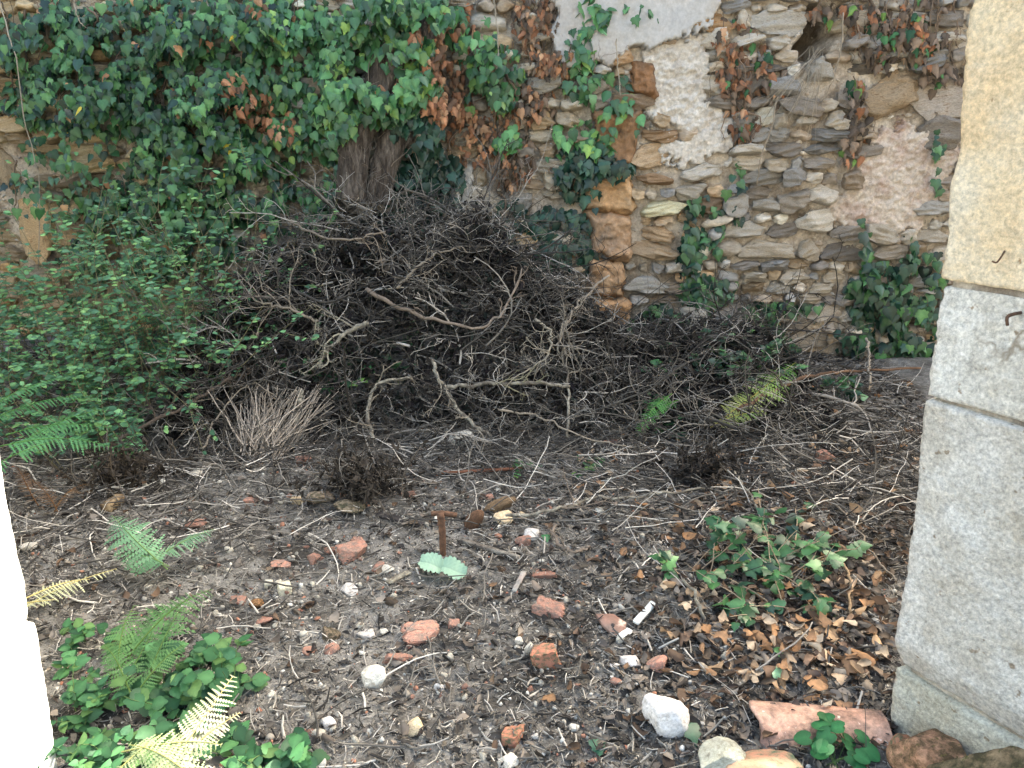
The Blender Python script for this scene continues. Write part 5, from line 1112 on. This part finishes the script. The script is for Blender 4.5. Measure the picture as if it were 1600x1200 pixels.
# ground ivy by the pier
def ground_ivy(label, px, n, pal, size, nparts, L=(.15, .4), name='ground_ivy', protos=IVY, m=M_IVY):
    st = []
    for k in range(n):
        x, y = random.choice(px); q = gp(x + random.gauss(0, 18), y + random.gauss(0, 14)); a = random.uniform(0, 6.28); st.append((q + (0, 0, .01), (math.cos(a), math.sin(a) * .8, .55), random.uniform(*L)))
    return plant(name, label, 'ivy', gp(*px[0]), st, protos, pal, size, m, 'ivy_leaf', 4, nparts, horiz=.6, stemcol=(.36, .28, .20), r=.0028)
ground_ivy('patch of green ivy creeping over the ground left of the pier', [(1210, 900), (1230, 930), (1190, 920), (1160, 870), (1250, 890), (1200, 960), (1090, 900), (1250, 960)], 30, MID + BRI[2:3] + TEAL[:1], (.03, .062), 120)
def rosette():
    q = gp(1300, 1185); st = []
    for k in range(20):
        a = random.uniform(0, 6.28); st.append((q + np.array([random.gauss(0, .03), random.gauss(0, .025), 0]), (math.cos(a) * .7, math.sin(a) * .6, 1), random.uniform(.04, .085)))
    P0 = np.array([s[0] for s in st]); pa = grow(P0, np.array([s[1] for s in st]), np.array([s[2] for s in st]), 6, .06, .02)
    root = thing('violet_plant', 'small clump of round dark green leaves in front of the curved roof tile', 'plant', q); V, F, T = tubes(pa - q, np.full(20, .0014), np.full(20, .001), 4, np.tile((.08, .14, .05), (20, 1)))
    link('stems', np_mesh('stems', V, F, T, M_TWIG), root, q); ms = lm('round', ROUND, M_SOFT)
    for k in range(20):
        a = pa[k, -1] - pa[k, 0]; N = np.array([[a[0] * 4, a[1] * 4 - .25, 1.]]); tp = np.array([[a[0] + .001, a[1] - .01, -.01]])
        link('leaf', ms[0], root, pa[k, -1] - (0, 0, 0), frames(tp, N)[0], random.uniform(.03, .045), np.array((.035, .15, .06)) * random.uniform(.7, 1.3))
rosette()
for (x, y, s, c, lab) in ((1218, 1020, .055, (.18, .40, .16), 'single bright green ivy leaf above the curved tile'), (1210, 1052, .055, (.30, .55, .36), 'pale mint ivy leaf just behind the curved tile'), (931, 1165, .05, (.02, .09, .06), 'dark teal ivy leaf lying below the white pebble'), (1075, 1140, .06, (.02, .08, .055), 'dark teal ivy leaf touching the big white rock'), (852, 842, .04, (.03, .14, .06), 'dark green ivy leaf right of the crumbled brick')):
    q = gp(x, y, .018); tag(link('ivy_leaf', lm('ivysingle', IVY, M_IVY)[1], None, q, frames(np.array([[.2, -1, -.1]]), np.array([[.1, -.35, 1.]]))[0], s, c), lab, 'leaf')

# ------------------------------------------------------------------ ferns
def frond_mesh(L, curve, seed, npn=20, wmax=.115, droopy=.3, tipcol=None, basecol=(1, 1, 1)):
    """frond in local space along +y with normal +z"""
    r = np.random.default_rng(seed); V, F, T = [], [], []; t = np.linspace(0, 1, 24)
    rx = .06 * np.sin(t * 3 + seed); ry = t; rz = curve * (t - t * t) * 1.2 - droopy * t ** 2
    path = np.stack([rx * t, ry, rz], 1) * L
    v, f, tt = tubes(path[None], [.0028], [.0008], 4, np.array([(1.1, .9, .6)])); parts = [(v, f, tt * np.array(basecol))]
    for k in range(npn):
        u = .12 + .87 * k / (npn - 1); i = u * 23; a = int(min(i, 22)); w = i - a; c = path[a] * (1 - w) + path[a + 1] * w
        tg = path[a + 1] - path[a]; tg /= np.linalg.norm(tg); nrm = np.array([0, -tg[2], tg[1]]); nrm /= np.linalg.norm(nrm); ln = L * wmax * 1.6 * (math.sin(math.pi * min(1, (u * .86 + .10)) ** .8) ** .8) * r.uniform(.85, 1.1)
        col = np.array(basecol) if tipcol is None else np.array(basecol) * (1 - u) + np.array(tipcol) * u
        if r.random() < .06: continue
        for sgn in (-1, 1):
            if r.random() < .04: continue
            ln = ln * r.uniform(.75, 1.12)
            sd = np.cross(tg, nrm) * sgn; d = sd * .93 + tg * .36 - nrm * r.uniform(.02, .3); d /= np.linalg.norm(d); q = np.cross(d, nrm); nt_ = 7; vv = []; ff = []
            for j in range(nt_ + 1):
                s = j / nt_; c2 = c + d * ln * s - nrm * ln * .25 * s * s; wd = ln * .15 * (1 - s) ** .6 + .0004; vv.append(c2)
                if j < nt_: 
                    c3 = c2 + d * ln * .06; vv.append(c3 + q * wd - nrm * wd * .2); vv.append(c3 - q * wd - nrm * wd * .2)
            b_ = 0
            for j in range(nt_):
                A = 3 * j; Bn = 3 * (j + 1); ff += [(A, A + 1, Bn), (A, Bn, A + 2)]
            parts.append((np.array(vv), np.array(ff), np.tile(col * r.uniform(.85, 1.15), (len(vv), 1))))
    return join(parts)
def fern(label, fronds, pal, name='fern', tip=None, wmax=.115):
    """fronds: (x0, y0, Y0, x1, y1, Y1, arch)"""
    base = at(*fronds[0][:3]); root = thing(name, label, 'fern', base)
    for i, (x0, y0, Y0, x1, y1, Y1, arch) in enumerate(fronds):
        a = at(x0, y0, Y0); b = at(x1, y1, Y1); d = b - a; L = np.linalg.norm(d); c = np.array(pal[i % len(pal)])
        V, F, T = frond_mesh(L, arch, i + abs(int(x0)), int(14 + L * 22), tipcol=tip, basecol=c, droopy=0, wmax=wmax)
        N = np.array([[.15 * math.sin(x0), -.22, 1.]]); R = frames(d[None], N)[0]; link('frond', np_mesh('frond', V, F, T, M_SOFT), root, a, R)
FG = [(.09, .27, .12), (.07, .22, .09), (.12, .32, .14)]
fern('fern with flat spreading fronds at the left under the green shrub', [(-20, 640, 3.1, 100, 592, 3.3, .3), (-20, 660, 3.0, 140, 622, 3.2, .3), (20, 700, 3.0, 165, 640, 3.2, .2)], FG)
fern('fern with two long fronds reaching right over the left hollow edge', [(-10, 700, 2.8, 185, 700, 3.0, .3), (10, 680, 2.9, 175, 665, 3.1, .25), (-30, 750, 2.7, 90, 690, 2.8, .4)], FG)
fern('small bright green fern frond at the right end of the heap', [(1050, 615, 3.6, 992, 680, 3.4, .3), (1060, 625, 3.6, 1015, 655, 3.5, .3)], [(.09, .27, .08)])
fern('long fern frond turning from yellow to bright green near the rubble', [(1120, 660, 3.5, 1255, 572, 3.95, .15), (1110, 668, 3.45, 1190, 640, 3.6, .2)], [(.40, .40, .17)], tip=(.07, .30, .05))
fern('small fern sprig on the left bank beside the log end', [(110, 880, 2.5, 130, 815, 2.7, .2), (115, 880, 2.5, 95, 835, 2.6, .2), (112, 880, 2.5, 150, 840, 2.6, .2)], [(.22, .31, .14)], wmax=.17)
fern('grey green fern with fronds leaning over the bare soil at left', [(262, 890, 2.25, 168, 810, 2.4, .3), (264, 885, 2.25, 180, 865, 2.3, .3), (250, 870, 2.3, 335, 828, 2.4, .3)], [(.18, .34, .21), (.14, .28, .16)], wmax=.18)
fern('fern frond beside the white jamb, coloured pale for sunlight', [(30, 955, 2.05, 180, 885, 2.25, .15), (40, 935, 2.05, 140, 905, 2.2, .2), (30, 945, 2.0, 85, 938, 2.0, .2)], [(.62, .62, .42)], wmax=.10)  # sunlight on these fronds is put into their pale colour
fern('green fern clump in the middle of the left weeds', [(195, 1075, 1.68, 240, 985, 1.85, .3), (215, 1080, 1.66, 290, 1010, 1.78, .4), (190, 1040, 1.75, 330, 920, 2.05, .35), (205, 1085, 1.66, 165, 1005, 1.8, .3), (230, 1060, 1.7, 290, 950, 1.9, .3), (180, 1070, 1.7, 215, 945, 1.95, .3)], [(.075, .17, .065), (.10, .21, .08)], wmax=.17)
fern('pale yellow fern in the bottom left corner, coloured as sunlit', [(240, 1230, 1.32, 372, 1060, 1.55, .2), (190, 1175, 1.38, 345, 1170, 1.40, .3), (300, 1150, 1.42, 215, 1240, 1.30, .3), (330, 1235, 1.30, 200, 1165, 1.38, .3), (290, 1180, 1.38, 372, 1110, 1.48, .2), (250, 1150, 1.42, 160, 1230, 1.30, .3)], [(.44, .44, .32), (.28, .33, .19)], wmax=.15)  # pale colours carry the sun falling on this corner
fern('brown dead fern drooping over the left hollow', [(90, 800, 2.7, 50, 745, 2.8, .5), (85, 800, 2.7, 140, 755, 2.9, .5), (60, 790, 2.7, 20, 730, 2.8, .4)], [(.13, .075, .045), (.17, .10, .06)])
